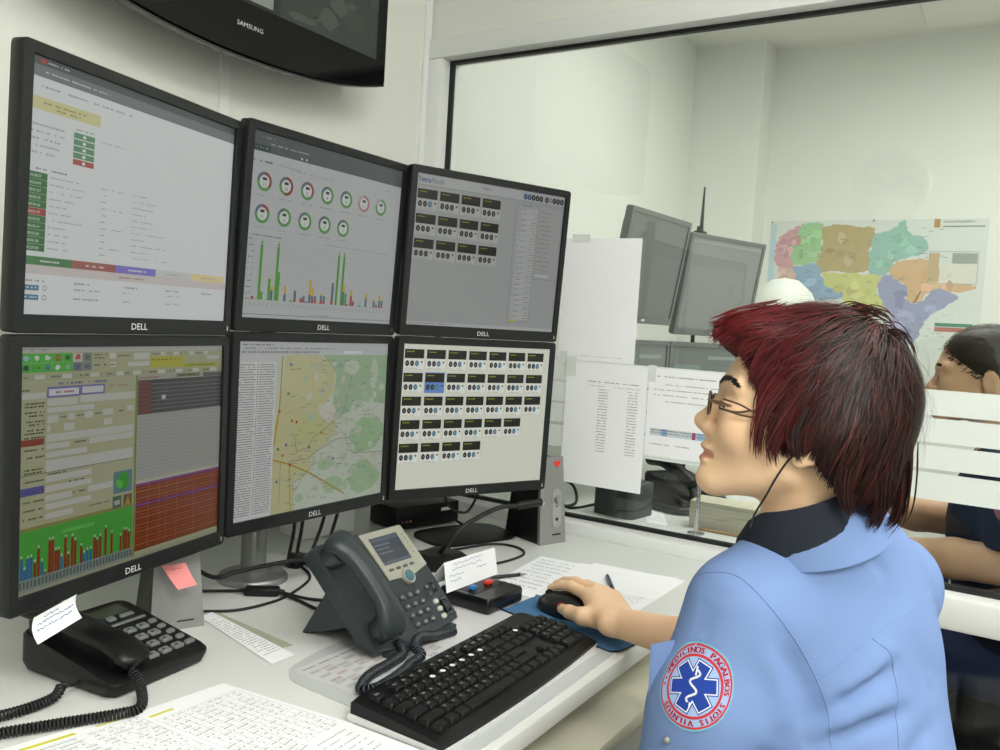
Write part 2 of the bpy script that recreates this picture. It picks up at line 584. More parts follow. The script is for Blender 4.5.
# ---- what the screens show
def scr_times(c):
    c.rect(0, 0, 1, 1, 'CFD3D4', 0)
    c.rect(0, 0, 1, .032, '4A4F52', 1); c.rect(0, .032, 1, .077, '6E7477', 1)
    c.rect(.03, .008, .055, .024, 'A24038', 2); c.words(.06, .012, .14, .009, 'B8BCBC')
    c.words(.05, .05, .32, .009, 'B9BDBE')
    for x in (.02, .14, .25, .34):
        c.words(x, .106, x + .09, .01, '8E979B')
    c.rect(0, .152, .281, .202, 'C6C391', 1)
    c.words(.05, .168, .24, .008, '7F7D55'); c.words(.1, .184, .2, .008, '7F7D55')
    c.words(.0, .215, .02, .012, '555A5C')
    for k in range(5):
        y = .25 + k * .0268
        c.rect(.172, y, .26, y + .0225, 'A8514E' if k == 4 else '5E8B6B', 1)
        c.rect(.21, y + .006, .222, y + .017, 'D8E2DA', 2)
        c.words(.005, y + .004, .15 - .012 * k, .011, '9DA3A5')
    c.words(.175, .233, .26, .008, '80878A'); c.words(.29, .257, .42, .007, 'A2A8AA')
    c.words(.01, .424, .07, .009, '707678'); c.words(.09, .424, .15, .009, '707678')
    tx = ['00:48:27', '00:54:49', '00:01:07', '00:00:33', '00:00:46', '00:01:47', '00:00:53', '00:04:14', '00:03:26', '00:01:06', '02:39:09']
    for k in range(11):
        y = .442 + k * .0281
        c.rect(0, y, .075, y + .0272, '9E4341' if k == 5 else '3C6E40', 1)
        c.text(tx[k], .008, y + .02, .0034, 'D5DDD5', 2, 1.0)
        c.words(.085, y + .008, .085 + rng.uniform(.07, .14), .008, 'A0A7A9')
        c.words(.3, y + .008, .325, .007, '9AA1A3')
        if k % 3 == 0:
            c.words(.345, y + .008, .4, .007, '9AA1A3')
        c.words(.445, y + .006, .445 + rng.uniform(.07, .2), .008, 'A6ACAE')
    for x0, x1, cc in ((0, .187, '4C7C50'), (.187, .381, '9A6058'), (.381, .581, '7C74C0'), (.581, .781, 'BFC2C0'), (.781, .985, 'D6C592')):
        c.rect(x0, .77, x1, .804, cc, 1)
        c.words(x0 + .06, .783, x1 - .05, .009, 'D8DCD8' if x0 < .5 else 'A4A6A2', 2)
    c.rect(0, .804, 1, .84, 'C3BCBA', 1)
    c.words(.4, .818, .52, .01, '9B7F7C')
    for x in (.01, .2, .42, .64, .85):
        c.words(x, .862, x + .07, .009, '7C8284')
    for y in (.884, .922):
        c.rect(.003, y, .06, y + .021, '4F7288', 1); c.words(.008, y + .006, .054, .008, 'C5D0D6', 2)
        c.ring(.083, y + .01, .0022, .0032, 0, 360, '80878A', 1)
        c.words(.2, y + .004, .31, .009, '868C8E'); c.words(.42, y + .004, .455, .008, '9BA1A3'); c.words(.64, y + .004, .72, .008, 'A0A6A8')
def scr_rings(c):
    c.rect(0, 0, 1, 1, 'B7BBBB', 0)
    c.rect(0, 0, 1, .105, '5C6162', 1)
    c.words(.05, .022, .12, .01, '9EA3A3'); c.words(.1, .05, .34, .012, 'A5AAAA'); c.rect(0, .07, .1, .102, '3C4444', 2); c.words(.02, .08, .09, .01, '8FB09A')
    c.disc(.285, .09, .002, 'D6DADA', 2); c.disc(.315, .09, .002, 'D6DADA', 2)
    c.words(.01, .148, .12, .014, '55595B'); c.words(.15, .153, .28, .007, '8C9193'); c.words(.23, .163, .5, .007, '8C9193')
    c.disc(.88, .15, .0015, '6E7375'); c.disc(.9, .15, .0015, '6E7375')
    spec = [(.077, .26, '8E4A44', 130), (.204, .26, '8E4A44', 190), (.334, .26, '9A5650', 120), (.464, .26, '5F9A54', 0), (.594, .26, '64A05A', 0), (.722, .26, 'B07F80', 170), (.851, .26, 'B59E96', 0),
            (.077, .433, '9A4A40', 70), (.205, .433, '4E8A44', 0), (.333, .433, '5F9A54', 0), (.461, .433, '5F9A54', 0), (.588, .433, '6AA05E', 0)]
    for k, (x, y, col, a) in enumerate(spec):
        fade = 'C2' if k in (5, 6) else None
        c.ring(x, y, .0, .0162, 0, 360, 'A6ABAC', 1)
        gs = 120 + (k * 37) % 60
        c.ring(x, y, .0105, .0155, 0, max(a, 8), col if a else '5F9A54', 2)
        c.ring(x, y, .0105, .0155, max(a, 8), 250 + gs * .2, '5F9A54' if k not in (5,) else 'B48A8C', 2)
        c.ring(x, y, .0105, .0155, 250 + gs * .2, 360, '6C7180' if k not in (5, 6) else 'A9A6A8', 2)
        c.ring(x, y, 0, .0105, 0, 360, 'CDD1D0', 2)
        c.rect(x - .012, y - .022, x + .012, y - .007, '3F4446', 3); c.text(['11', '10', '12', '4', '4', '11', '4', '11', '4', '1', '2', '3'][k], x, y + .026, .006, '5A5F61', 3, 1, 'c')
        c.words(x - .04, y + .072, x + .045, .007, '8E9395')
    c.words(.03, .545, .2, .009, '7A6E68'); c.words(.48, .545, .94, .007, '8E9395')
    y0, y1 = .575, .899
    for k in range(11):
        y = y0 + (y1 - y0) * k / 10
        c.line([(.05, y), (.94, y)], .0004, 'A6AAAA', 1); c.words(.015, y - .006, .045, .009, '6E7375')
    for k in range(36):
        x = .05 + .89 * k / 35
        c.line([(x, y0), (x, y1)], .0004, 'ABAFAF', 1)
        c.line([(x, .915), (x - .012, .935)], .0012, '8A8F90', 2)
    G, B, Y, D = '5E9E43', '5A7288', 'C6A83C', 'A8434A'
    bars = [(.055, [(D, .016)]), (.09, [(G, .3)]), (.105, [(G, .045)]), (.147, [(G, .12)]), (.163, [(B, .055), (Y, .022)]), (.187, [(G, .3)]), (.2, [(G, .16)]), (.243, [(B, .04), (Y, .048)]),
            (.283, [(G, .01)]), (.306, [(D, .02), (B, .045)]), (.345, [(D, .025)]), (.362, [(D, .012), (B, .026)]), (.38, [(B, .008)]), (.4, [(B, .048), (Y, .09)]), (.418, [(D, .03), (B, .012), (Y, .045)]), (.437, [(D, .014), (B, .03)]),
            (.456, [(Y, .006)]), (.476, [(D, .02), (B, .028), (Y, .01)]), (.495, [(D, .018), (B, .03)]), (.55, [(D, .025), (B, .105)]), (.578, [(G, .3)]), (.615, [(G, .3)]), (.628, [(D, .014), (B, .07), (Y, .04)]), (.645, [(G, .075)]), (.66, [(B, .01)]),
            (.685, [(D, .06), (Y, .04)]), (.702, [(D, .03)]), (.75, [(G, .01)]), (.797, [(B, .055), (Y, .03)]), (.86, [(D, .012), (B, .028), (Y, .014)]), (.88, [(B, .02)]), (.902, [(D, .015), (B, .03), (Y, .036)]), (.922, [(D, .014), (B, .034)])]
    for x, st in bars:
        y = y1
        for col, h in st:
            c.rect(x - .0075, y - h, x + .0075, y, col, 3)
            y -= h
        if st[0][1] > .25:
            c.poly([(x - .006, y - .004), (x + .006, y - .004), (x, y - .03)], G, 3)
    c.words(.4, .968, .55, .008, '8E9395')
    c.line([(0, .98), (1, .98)], .0012, '7F8485', 2)
def card(c, x, y, w_, h_, bg, blue):
    c.rect(x - .004, y - .006, x + w_ + .004, y + h_ + .004, bg, 1)
    c.frame(x - .004, y - .006, x + w_ + .004, y + h_ + .004, '9EA19A' if blue else '8A8D8D', .0004, 2)
    c.rect(x, y, x + w_, y + h_ * .47, '15160F', 2)
    c.words(x + .012, y + .013, x + w_ * .5, .009, 'A79C2A', 3, 1.)
    cy = y + h_ * .72
    for k in range(3):
        col = '2B2D2C' if k < 2 or not blue else '4D7C96'
        c.disc(x + w_ * (.15 + .25 * k), cy, .0048, col, 2, 12, .0062)
        c.rect(x + w_ * (.15 + .25 * k) - .0018, cy - .004, x + w_ * (.15 + .25 * k) + .0018, cy + .005, '9DA19A', 3)
    c.disc(x + w_ * .9, cy - .01, .0022, '242625', 2, 8)
    c.words(x + .005, y + h_ * .95, x + w_ * .8, .005, '8A8D86', 3)
def scr_tetra(c):
    c.rect(0, 0, 1, 1, 'A4A7A7', 0)
    c.rect(0, 0, 1, .072, 'B2B5B5', 1); c.line([(0, .072), (1, .072)], .0008, '6E7172', 2)
    c.text('Tetra', .004, .053, .0105, '2C4690', 3, .9); c.text('Tetra', .006, .053, .0105, '2C4690', 3, .9); c.text('Node', .0885, .053, .0105, '6C7074', 3, .9)
    c.text('TOMEW', .44, .042, .005, '4A4D4E', 3, 1, 'c')
    for k in range(10):
        x = .712 + k * .0285 + (.012 if k > 4 else 0)
        c.disc(x, .04, .0054, '33567A' if k < 2 else ('8D9090' if k == 6 else '2E3132'), 2, 12, .0066)
        c.rect(x - .003, .034, x + .003, .046, 'A2A5A5', 3)
    for j in range(3):
        for i in range(4):
            card(c, .01 + .1375 * i, .098 + .163 * j, .122, .135, 'B4B7B5', i == 0 and j == 0)
    c.line([(.652, .08), (.66, .96)], .0008, '76797A', 2)
    c.frame(.67, .09, .815, .945, '76797A', .0007, 2)
    c.words(.7, .1, .77, .008, '5A5D5E')
    for k in range(21):
        y = .122 + k * .0385
        c.rect(.674, y, .811, y + .035, 'B4B7B7', 1); c.line([(.674, y + .036), (.811, y + .036)], .0006, '808384', 2)
        c.words(.68, y + .006, .73, .007, '5E6162'); c.words(.765, y + .016, .808, .007, '5E6162'); c.words(.68, y + .024, .70, .005, '7A6A62')
    c.rect(.675, .925, .72, .94, 'C7B93E', 3)
    c.frame(.825, .085, .995, .62, '76797A', .0006, 2)
    for k in range(14):
        c.words(.835, .13 + k * .032, .835 + rng.uniform(.06, .1), .008, '8C6F60')
    c.rect(.832, .585, .93, .6, 'C2C5C5', 2)
    c.rect(0, .978, 1, 1, 'B9BCBC', 1); c.words(.02, .984, .3, .007, '6A6D6E')
def scr_cards(c):
    c.rect(0, 0, 1, 1, 'CFD2C3', 0)
    for j, n in enumerate((7, 7, 7, 6, 4)):
        for i in range(n):
            card(c, .01 + .1377 * i, .034 + .1622 * j, .12, .135, '5E83C4' if (i, j) == (1, 1) else 'DADCD2', True)
def blob(cx, cy, rx, ry, n, amp, seed):
    r_ = random.Random(seed)
    return [(cx + rx * (1 + r_.uniform(-amp, amp)) * math.cos(-2 * math.pi * k / n), cy + ry * (1 + r_.uniform(-amp, amp)) * math.sin(-2 * math.pi * k / n)) for k in range(n)]
def scr_map(c):
    c.rect(0, 0, 1, 1, 'B9C2B4', 0)
    c.rect(0, 0, 1, .075, 'B9BCBD', 6); c.words(.02, .012, .2, .01, '5A5D5E', 7); c.words(.02, .032, .6, .009, '6A6D6E', 7)
    for k in range(30):
        c.rect(.02 + k * .016, .052, .028 + k * .016, .064, ['4C5052', '7A8F7C', '8B6A5C', '5B6E86'][k % 4], 7)
    c.rect(.66, .05, .8, .067, 'D5D7D7', 7)
    c.rect(0, .075, .22, 1, 'CBCDCC', 5)
    c.rect(.0, .075, .22, .115, 'BDBFBF', 6)
    for k in range(62):
        y = .125 + k * .0138
        c.words(.006, y, .1, .0068, '4C4A4C', 6, .95); c.words(.12, y, .212, .0068, '55585A', 6, .95)
        c.rect(.108, y, .113, y + .007, ['3B7A3F', '2B2D2E', '9A3A34'][(k * 7) % 3], 6)
    c.poly([(.222, 1), (.37, 1), (.36, .83), (.45, .8), (.5, .66), (.6, .6), (.64, .5), (.52, .4), (.6, .3), (.61, .16), (.5, .075), (.28, .075), (.26, .3), (.222, .5)], 'B8B78C', 1)
    c.poly(blob(.40, .2, .13, .13, 14, .15, 2), 'BCBA90', 2); c.poly(blob(.45, .52, .1, .1, 12, .2, 3), 'B5B982', 2)
    c.poly([(.62, .46), (.72, .44), (.76, .36), (1, .4), (1, .075), (.52, .075), (.62, .2), (.6, .32)], '97B18F', 2)
    c.poly(blob(.86, .6, .13, .12, 14, .22, 5), '97B68D', 2); c.poly(blob(.85, .87, .12, .1, 14, .25, 6), '98B58F', 2); c.poly(blob(.62, .88, .08, .05, 12, .25, 7), '9DB694', 2)
    c.poly(blob(.56, .75, .05, .04, 10, .2, 8), '9DB694', 2); c.poly(blob(.4, .93, .03, .03, 10, .2, 8), '9DB694', 2); c.poly(blob(.57, .42, .055, .06, 12, .2, 9), 'C6C3B6', 3)
    c.poly(blob(.72, .15, .06, .05, 12, .25, 19), 'B5BDAB', 3); c.poly(blob(.9, .2, .03, .1, 10, .2, 29), 'B0C0AA', 3)
    c.line([(.257, .08), (.25, .385), (.224, .6)], .003, 'B58F2C', 4); c.line([(.224, .68), (.32, .715), (.45, .78), (.71, .955)], .003, 'A8922E', 4)
    c.line([(.324, .72), (.34, .926), (.345, 1)], .0024, 'B59A38', 4); c.line([(.25, .39), (.232, .5)], .002, 'A88A30', 4)
    c.line([(.48, .075), (.45, .2), (.47, .3)], .001, 'AFA878', 4)
    c.line([(.35, .55), (.37, .65), (.44, .63), (.48, .57), (.6, .5), (.68, .43), (.73, .2)], .0013, '7E8078', 4); c.line([(.32, .7), (.44, .7), (.5, .66), (.64, .6), (.7, .6), (.76, .7), (1, .72)], .0014, '7E8078', 4)
    c.line([(.34, .93), (.42, .8), (.5, .72)], .0011, '8A8C84', 4); c.line([(.27, .7), (.27, .95)], .0011, '8C8440', 4)
    rm_ = random.Random(31)
    for k in range(70):
        x, y = rm_.uniform(.4, .97), rm_.uniform(.12, .95)
        c.poly(blob(x, y, rm_.uniform(.01, .03), rm_.uniform(.01, .028), 9, .35, 200 + k), ['A3B79B', 'BAC0AE', 'AAB59F', 'B9B79A'][k % 4], 3)
    for k in range(12):
        x, y = rm_.uniform(.3, .95), rm_.uniform(.1, .95)
        c.line([(x, y), (x + rm_.uniform(-.1, .1), y + rm_.uniform(-.08, .08)), (min(.99, x + rm_.uniform(-.2, .2)), min(.99, y + rm_.uniform(-.1, .1)))], .0009, '94998C', 4)
    for k in range(170):
        x, y = rng.uniform(.3, .97), rng.uniform(.1, .97)
        c.words(x, y, x + rng.uniform(.02, .05), .006, '6F7672', 5)
    for k in range(9):
        x, y = [(.25, .4), (.3, .3), (.33, .46), (.36, .47), (.25, .62), (.28, .66), (.33, .72), (.45, .63), (.53, .55)][k]
        c.disc(x, y, .0028, ['A23A30', '3C7A3A', 'B05A2A'][k % 3], 6, 8)
    for x, y in ((.3, .6), (.25, .81), (.62, .72), (.31, .13)):
        c.disc(x, y, .0028, '5A62A8', 6, 8)
def scr_form(c):
    c.rect(0, 0, 1, 1, 'AFB08E', 0)
    c.rect(0, 0, 1, .022, 'B9BCB6', 1); c.words(.01, .007, .12, .008, '8A8C88')
    for j in range(2):
        for i in range(7):
            x, y = .002 + i * .0413, .026 + j * .039
            c.rect(x, y, x + .04, y + .037, '7E8583' if i == 6 else ('C9BDB4' if (i, j) == (5, 0) else ('6C7884' if (i, j) == (5, 1) else '46B83A')), 1)
            cc = ['9FC6D0', 'D8E0D4', 'CDE2D2', 'B03A2C', '2E5C38', 'B83A30', '5D6E6C', '263A2A', '3C9A30', '5A7A9A', 'DADFD8', '9AB8A4', '5C5478', '5D6E6C'][i + 7 * j]
            if (i, j) == (3, 0):
                c.ring(x + .02, y + .018, .002, .0042, 0, 360, cc, 2)
            elif (i, j) == (1, 1):
                c.words(x + .006, y + .014, x + .034, .009, '1F5A1C')
            else:
                c.poly(blob(x + .02, y + .018, .011, .012, 7, .3, i + 9 * j), cc, 2)
    c.words(.3, .03, .36, .008, '3C3E36'); c.words(.3, .045, .35, .008, '3C3E36'); c.rect(.37, .028, .4, .053, 'D0D0C4', 2)
    c.words(.3, .075, .36, .009, '3C3E36'); c.rect(.375, .068, .4, .09, 'D0D0C4', 2); c.words(.377, .075, .397, .009, '33352E')
    c.words(.41, .037, .47, .008, '3C3E36'); c.rect(.49, .03, .57, .06, 'C6C8C4', 2); c.rect(.46, .07, .57, .09, 'C6C8C4', 2)
    c.rect(.575, .048, .76, .102, 'B9B53A', 2); c.rect(.76, .085, .97, .105, 'A8B03A', 2); c.words(.58, .06, .74, .007, '5E5C20', 3); c.words(.78, .092, .95, .007, '5E5C20', 3)
    for x in (.58, .65, .74, .83):
        c.words(x, .032, x + .045, .008, '5A5C54'); c.rect(x + .05, .026, x + .08, .044, 'C6C8C4', 2)
    c.rect(.9, .05, .98, .068, 'C6C8C4', 2)
    c.rect(0, .11, 1, .134, 'A5A787', 1)
    for x in (.01, .12, .24, .36, .44, .57, .67, .77, .88):
        c.words(x, .117, x + .04, .008, '30322C'); c.rect(x + .045, .112, x + .085, .13, 'C9CAC0', 2)
    c.words(.14, .145, .36, .012, '4A48A8'); c.words(.52, .142, .62, .009, '9A4A44')
    c.rect(.105, .163, .242, .207, '6A66A8', 1); c.rect(.112, .172, .236, .2, 'D5D5D8', 2); c.words(.14, .181, .22, .011, 'A03028', 3)
    c.rect(.243, .163, .352, .205, '6A66A8', 1); c.rect(.25, .17, .345, .198, 'CDCDD0', 2)
    c.words(.37, .17, .46, .008, 'A86A5A')
    L_, F_ = '2C2E26', 'C3C4BE'
    c.rect(0, .183, .1, .208, F_, 2); c.words(.005, .168, .05, .009, L_)
    fields = [(.107, .212, .232, .242), (.244, .206, .5, .238), (.107, .248, .305, .27), (.107, .28, .152, .312), (.19, .278, .22, .306), (.265, .278, .3, .306), (.345, .275, .395, .302), (.46, .27, .495, .295), (.107, .32, .12, .35), (.175, .32, .22, .35), (.35, .318, .39, .345),
              (.105, .358, .495, .39), (.105, .397, .2, .42), (.285, .393, .495, .42), (.105, .432, .277, .455), (.105, .466, .495, .516), (.105, .53, .3, .556), (.105, .572, .3, .597), (.105, .61, .215, .636), (.285, .605, .4, .632), (.105, .646, .3, .67), (.105, .685, .22, .71)]
    for f in fields:
        c.rect(*f, F_, 2)
    for x in (.16, .23, .31, .41):
        c.words(x, .287, x + .03, .008, L_)
    for y in (.222, .235, .258, .272, .295, .308, .33, .343, .36, .41, .44, .49, .503, .538, .58, .62, .655, .69):
        c.words(.02, y, .098, .009, L_)
    c.rect(0, .37, .097, .397, '8E3A28', 3); c.rect(.002, .565, .1, .598, '56549A', 3)
    c.words(.22, .4, .27, .009, L_); c.words(.22, .615, .275, .009, L_); c.words(.105, .52, .2, .008, L_); c.words(.2, .565, .28, .008, L_); c.words(.28, .69, .38, .008, '4C7A3C')
    c.line([(0, .515), (.5, .515)], .0008, '5E6048', 3)
    c.rect(.402, .568, .494, .668, '5E7F92', 3); c.disc(.448, .615, .0115, '2FA02A', 4, 16, .0125); c.poly(blob(.43, .625, .018, .02, 9, .3, 4), '58C048', 5)
    c.rect(.4, .68, .443, .735, '4E6A50', 3); c.rect(.408, .7, .435, .72, 'AEB4B0', 4); c.rect(.452, .68, .495, .735, '6B5A3A', 3); c.poly([(.46, .73), (.487, .73), (.474, .69)], 'B8902A', 4)
    c.rect(.502, .134, .512, 1, '7C8A4C', 3)
    c.rect(.512, .134, 1, .158, 'A6A79A', 2); c.rect(.72, .136, .86, .152, '6E7A5A', 3); c.words(.74, .14, .84, .008, '2A2C24', 4); c.rect(.88, .136, 1, .156, '5A5C58', 3)
    c.rect(.514, .158, 1, .32, '3E4043', 2)
    for k in range(8):
        y = .162 + k * .02
        c.rect(.516, y, .58, y + .014, '7A3C38', 3); c.line([(.582, y + .017), (1, y + .017)], .0012, '7C7E80', 3)
    c.rect(.64, .235, .662, .255, 'D0D0D0', 4)
    for x in (.62, .66, .72, .8, .9):
        c.line([(x, .165), (x, .318)], .0007, '6A6C6E', 4)
    c.rect(.514, .322, 1, .625, 'A6A9A4', 2)
    for k in range(17):
        c.line([(.516, .33 + k * .0172), (1, .33 + k * .0172)], .0007, '8C8F8B', 3)
    c.rect(.514, .64, 1, .965, '8E4A24', 2); c.rect(.514, .632, 1, .645, 'B8BAB4', 3)
    for k in range(20):
        y = .648 + k * .0158
        c.rect(.516, y, 1, y + .0085, '7E3A9A' if k in (0, 6) else ['A24E24', '9C3A2C', 'A55A22', '8F3C22'][k % 4], 3)
        c.line([(.516, y + .0122), (1, y + .0122)], .0013, '5A2C18', 3)
    for x in (.58, .64, .68, .74, .84):
        c.line([(x, .648), (x, .96)], .0008, 'B07A50', 4)
    c.poly([(0, .742), (0, .975), (.5, .975), (.5, .742)], '48A83C', 2); c.rect(0, .728, .5, .742, '8A8A50', 3)
    c.rect(.17, .766, .32, .79, '5CBC50', 3); c.frame(.17, .766, .32, .79, '3C8A34', .0006, 4)
    c.rect(0, .938, .5, .985, '8A9690', 3)
    for k in range(34):
        c.rect(.008 + k * .0146, .945, .016 + k * .0146, .975, '55605C', 4)
    bars = [(.016, .85, 1), (.028, .898, 1), (.04, .854, 1), (.053, .853, 1), (.068, .878, 0), (.082, .824, 0), (.096, .883, 1), (.109, .93, 0), (.126, .803, 0), (.138, .803, 0), (.151, .852, 0), (.163, .852, 0), (.176, .886, 1), (.191, .808, 0), (.204, .885, 0), (.22, .812, 0), (.233, .832, 0),
            (.26, .865, 0), (.272, .9, 1), (.286, .891, 1), (.302, .891, 1), (.319, .843, 0), (.331, .857, 0), (.345, .845, 0), (.37, .814, 0), (.399, .845, 0), (.443, .87, 0), (.459, .846, 0), (.471, .85, 0), (.484, .86, 0)]
    for x, y, b in bars:
        c.rect(x - .0055, y, x + .0055, .938, '35679A' if b else '8A2A1C', 4)
        c.rect(x - .003, y - .014, x + .003, y - .004, 'C8D0C4', 5)
    c.rect(0, .985, 1, 1, 'A2A38C', 3)

COLS = [((.7310, 1.0538, CAMZ - .0459), 13.4, 1.3, .7), ((1.1349, 1.0978, CAMZ - .0382), .1, 2.7, .1), ((1.5230, 1.0077, CAMZ - .0362), -22.6, 3.4, -1.5)]
def mon_matrix(c, upper):
    (x, y, z), yw, tu, tl = c
    yaw = Matrix.Rotation(R(yw), 4, 'Z')
    if upper:
        return Matrix.Translation((x, y, z + .0008)) @ yaw @ Matrix.Rotation(R(tu), 4, 'X')
    return Matrix.Translation((x, y, z - .0008)) @ yaw @ Matrix.Rotation(R(-tl), 4, 'X') @ Matrix.Translation((0, 0, -MH))
GRP = 'six monitors in two rows on the desk'
specs = [(0, 1, scr_times, .5, 'upper monitor nearest the viewer with green time cells on a pale list', 'screen_times'),
         (1, 1, scr_rings, .44, 'upper middle monitor showing ring gauges above a green bar chart', 'screen_rings'),
         (2, 1, scr_tetra, .42, 'upper monitor beside the glass partition with twelve radio tiles on a grey page', 'screen_tetra'),
         (0, 0, scr_form, .28, 'lower monitor nearest the viewer with a yellowish data form and red bar chart', 'screen_form'),
         (1, 0, scr_map, .44, 'lower middle monitor showing a green and yellow road map', 'screen_map'),
         (2, 0, scr_cards, .66, 'lower monitor beside the glass partition full of radio tiles on a cream page', 'screen_cards')]
for k, up, fn, e, lb, sn in specs:
    monitor(lb, mon_matrix(COLS[k], up), fn, e, GRP, sn)

# the stand that carries all six
ms = thing('monitor_stand', 'grey six-screen stand with round foot and thick pole behind the monitors', 'monitor stand', (1.118, 1.235, DESK))
MB().lathe([(.066, 0), (.066, .006), (.062, .011), (.035, .016), (.001, .016)], 40).build('foot', M_GREYM, ms)
MB().cyl((0, 0, .012), (0, 0, .72), .0235, n=28).build('pole', M_GREYM, ms)
for zz in (.30, .66):
    pts = []
    for (c3, yw, tu, tl) in COLS:
        n = Vector((-math.sin(R(yw)), math.cos(R(yw)), 0))
        p = Vector(c3) + n * .085
        pts.append((p.x - 1.118, p.y - 1.235, zz))
    pts.insert(1, (0, -.0, zz)); pts[2] = (pts[2][0] + .03, pts[2][1] + .0, zz)
    pts = [pts[0], (0, .0, zz), pts[3]]
    MB().tube(pts, .016, 12).build('crossbar', M_GREYM, ms)
    for (c3, yw, tu, tl) in COLS:
        n = Vector((-math.sin(R(yw)), math.cos(R(yw)), 0))
        p = Vector(c3) + n * .0595; q = Vector(c3) + n * .092
        b = MB()
        b.cyl((p.x - 1.118, p.y - 1.235, zz), (q.x - 1.118, q.y - 1.235, zz), .02, n=16)
        b.build('mount_head', M_BLACKP, ms)

# ================================================================== THINGS ON THE DESK
def helix(path, rc, pitch, n=9):
    P, T, N, B = frames(path)
    s = np.concatenate([[0], np.cumsum(np.linalg.norm(np.diff(P, axis=0), axis=1))])
    turns = s[-1] / pitch
    t = np.linspace(0, s[-1], int(turns * n))
    out = []
    for x in t:
        i = min(np.searchsorted(s, x, side='right') - 1, len(s) - 2)
        f = (x - s[i]) / (s[i + 1] - s[i])
        p = P[i] * (1 - f) + P[i + 1] * f
        nn = N[i] * (1 - f) + N[i + 1] * f
        bb = B[i] * (1 - f) + B[i + 1] * f
        a = 2 * math.pi * x / pitch
        out.append(p + rc * (math.cos(a) * nn + math.sin(a) * bb))
    return out
def sheet(name, label, pts, z, draw=None, size=None, cat='paper', th=.0006, group=None, material=None, pm=None):
    """a sheet lying on the desk; pts = back-left, back-right, front-right, front-left"""
    P = [Vector((p[0], p[1], z)) for p in pts]
    c0 = sum(P, Vector()) / 4
    root = thing(name, label, cat, c0, group=group)
    L = [p - c0 for p in P]
    bot = [(p.x, p.y, 0) for p in L]
    top = [(p.x, p.y, th) for p in L]
    MB().rings([bot, top]).build('sheet', material or M_PAPER, root, smooth=0)
    if draw:
        w_ = (P[1] - P[0]).length
        h_ = (P[3] - P[0]).length
        c = Canvas(w_, h_)
        draw(c)
        def fn(x, y, l):
            a = L[0].lerp(L[1], x)
            b = L[3].lerp(L[2], x)
            q = a.lerp(b, y)
            return (q.x, q.y, th + .0001 + l * .00006)
        c.build('printing', pm or M_PRINT, fn, root)
    return root

# ---- keyboard
KB = thing('keyboard', 'black computer keyboard with white bottom edge on the desk mat', 'keyboard', (1.024, .634, DESK + .0048), R(1.3))
M_KEY = mat('key_plastic', '0F1011', rough=.45, spec=.3, noise=.08, bump=.06, bscale=1500)
M_KBODY = mat('keyboard_plastic', '0A0B0C', rough=.38, spec=.3, noise=.08)
M_KWHITE = mat('keyboard_rim', 'D9DBDA', rough=.35, noise=.02)
KW, KD = .437, .142
tilt = math.atan2(.014, KD)
prof = [(-KD / 2, .006), (-KD / 2 + .012, .013), (-KD / 2 + .022, .0155), (KD / 2 - .006, .0265), (KD / 2, .024), (KD / 2, .004), (-KD / 2, .0)]
def bow(x):
    return -.008 * (1 - (2 * x / KW) ** 2) if True else 0
kb = MB()
rings = []
for i in range(25):
    x = -KW / 2 + KW * i / 24
    e = .004 if i in (0, 24) else 0
    rings.append([(x, y + (bow(x) if y < -.05 else 0), z - e * (z > .01)) for y, z in prof])
kb.rings(rings)
kb.build('body', M_KBODY, KB)
rm = MB()
rings = []
for i in range(25):
    x = (-KW / 2 - .003) + (KW + .006) * i / 24
    b = bow(x)
    rings.append([(x, -KD / 2 - .0012 + b, -.003), (x, -KD / 2 - .0012 + b, .001), (x, KD / 2 + .002, .006), (x, KD / 2 + .002, -.003)])
rm.rings(rings)
rm.build('rim', M_KWHITE, KB)
def ksurf(y):
    return .0155 + (y - (-KD / 2 + .022)) * (.0265 - .0155) / (KD - .028)
U = .0188
KEYME = {}
def keymesh(w_):
    k = round(w_, 4)
    if k not in KEYME:
        mb = MB()
        mb.rings([[(x, y, z) for x, y in rrect(ww, dd, .0012, 1)] for ww, dd, z in ((w_, .0172, 0), (w_ - .0015, .0157, .004), (w_ - .005, .0125, .0062))])
        KEYME[k] = mb.mesh('key')
    return KEYME[k]
kp = Canvas(1, 1)
ROT = Matrix.Rotation(math.atan2(.011, KD - .028), 4, 'X')
def key(x, y, w_=.0172, leg=None):
    o = link('key', keymesh(w_), M_KEY, KB)
    o.matrix_local = Matrix.Translation((x, y, ksurf(y) - .0008)) @ ROT
    if leg:
        t = ROT @ Vector((0, 0, .0062))
        kp.text(leg, x - w_ / 2 + .0045, -(y - .001), .0036, 'D8D8D8', ksurf(y) + .0058)
X0 = -KW / 2 + .014
YT = KD / 2 - .016
rows = ['`1234567890-=', 'QWERTYUIOP[]', 'ASDFGHJKL;\'', 'ZXCVBNM,./']
yf = YT - .009
key(X0 + .008, yf, .0172, 'Esc')
xs = X0 + .008 + 2 * U
for g_ in range(3):
    for k in range(4):
        key(xs, yf, .0172, 'F%d' % (g_ * 4 + k + 1))
        xs += U
    xs += .5 * U
y1 = yf - .021
x = X0 + .008
for ch in rows[0]:
    key(x, y1, .0172, ch); x += U
key(x + .5 * U, y1, .036)
def row(y, first, chars, last):
    x = X0 - .0012 + first * U / 2 + 0
    key(x, y, first * U - .0016)
    x = X0 - .0012 + first * U + U / 2
    for ch in chars:
        key(x, y, .0172, ch); x += U
    e = X0 - .0012 + 15 * U
    lw = e - (x - U / 2)
    key(e - lw / 2, y, lw - .0016)
row(y1 - U, 1.5, rows[1], 1.5); row(y1 - 2 * U, 1.75, rows[2], 2.25); row(y1 - 3 * U, 2.25, rows[3], 2.75)
x = X0 - .0012
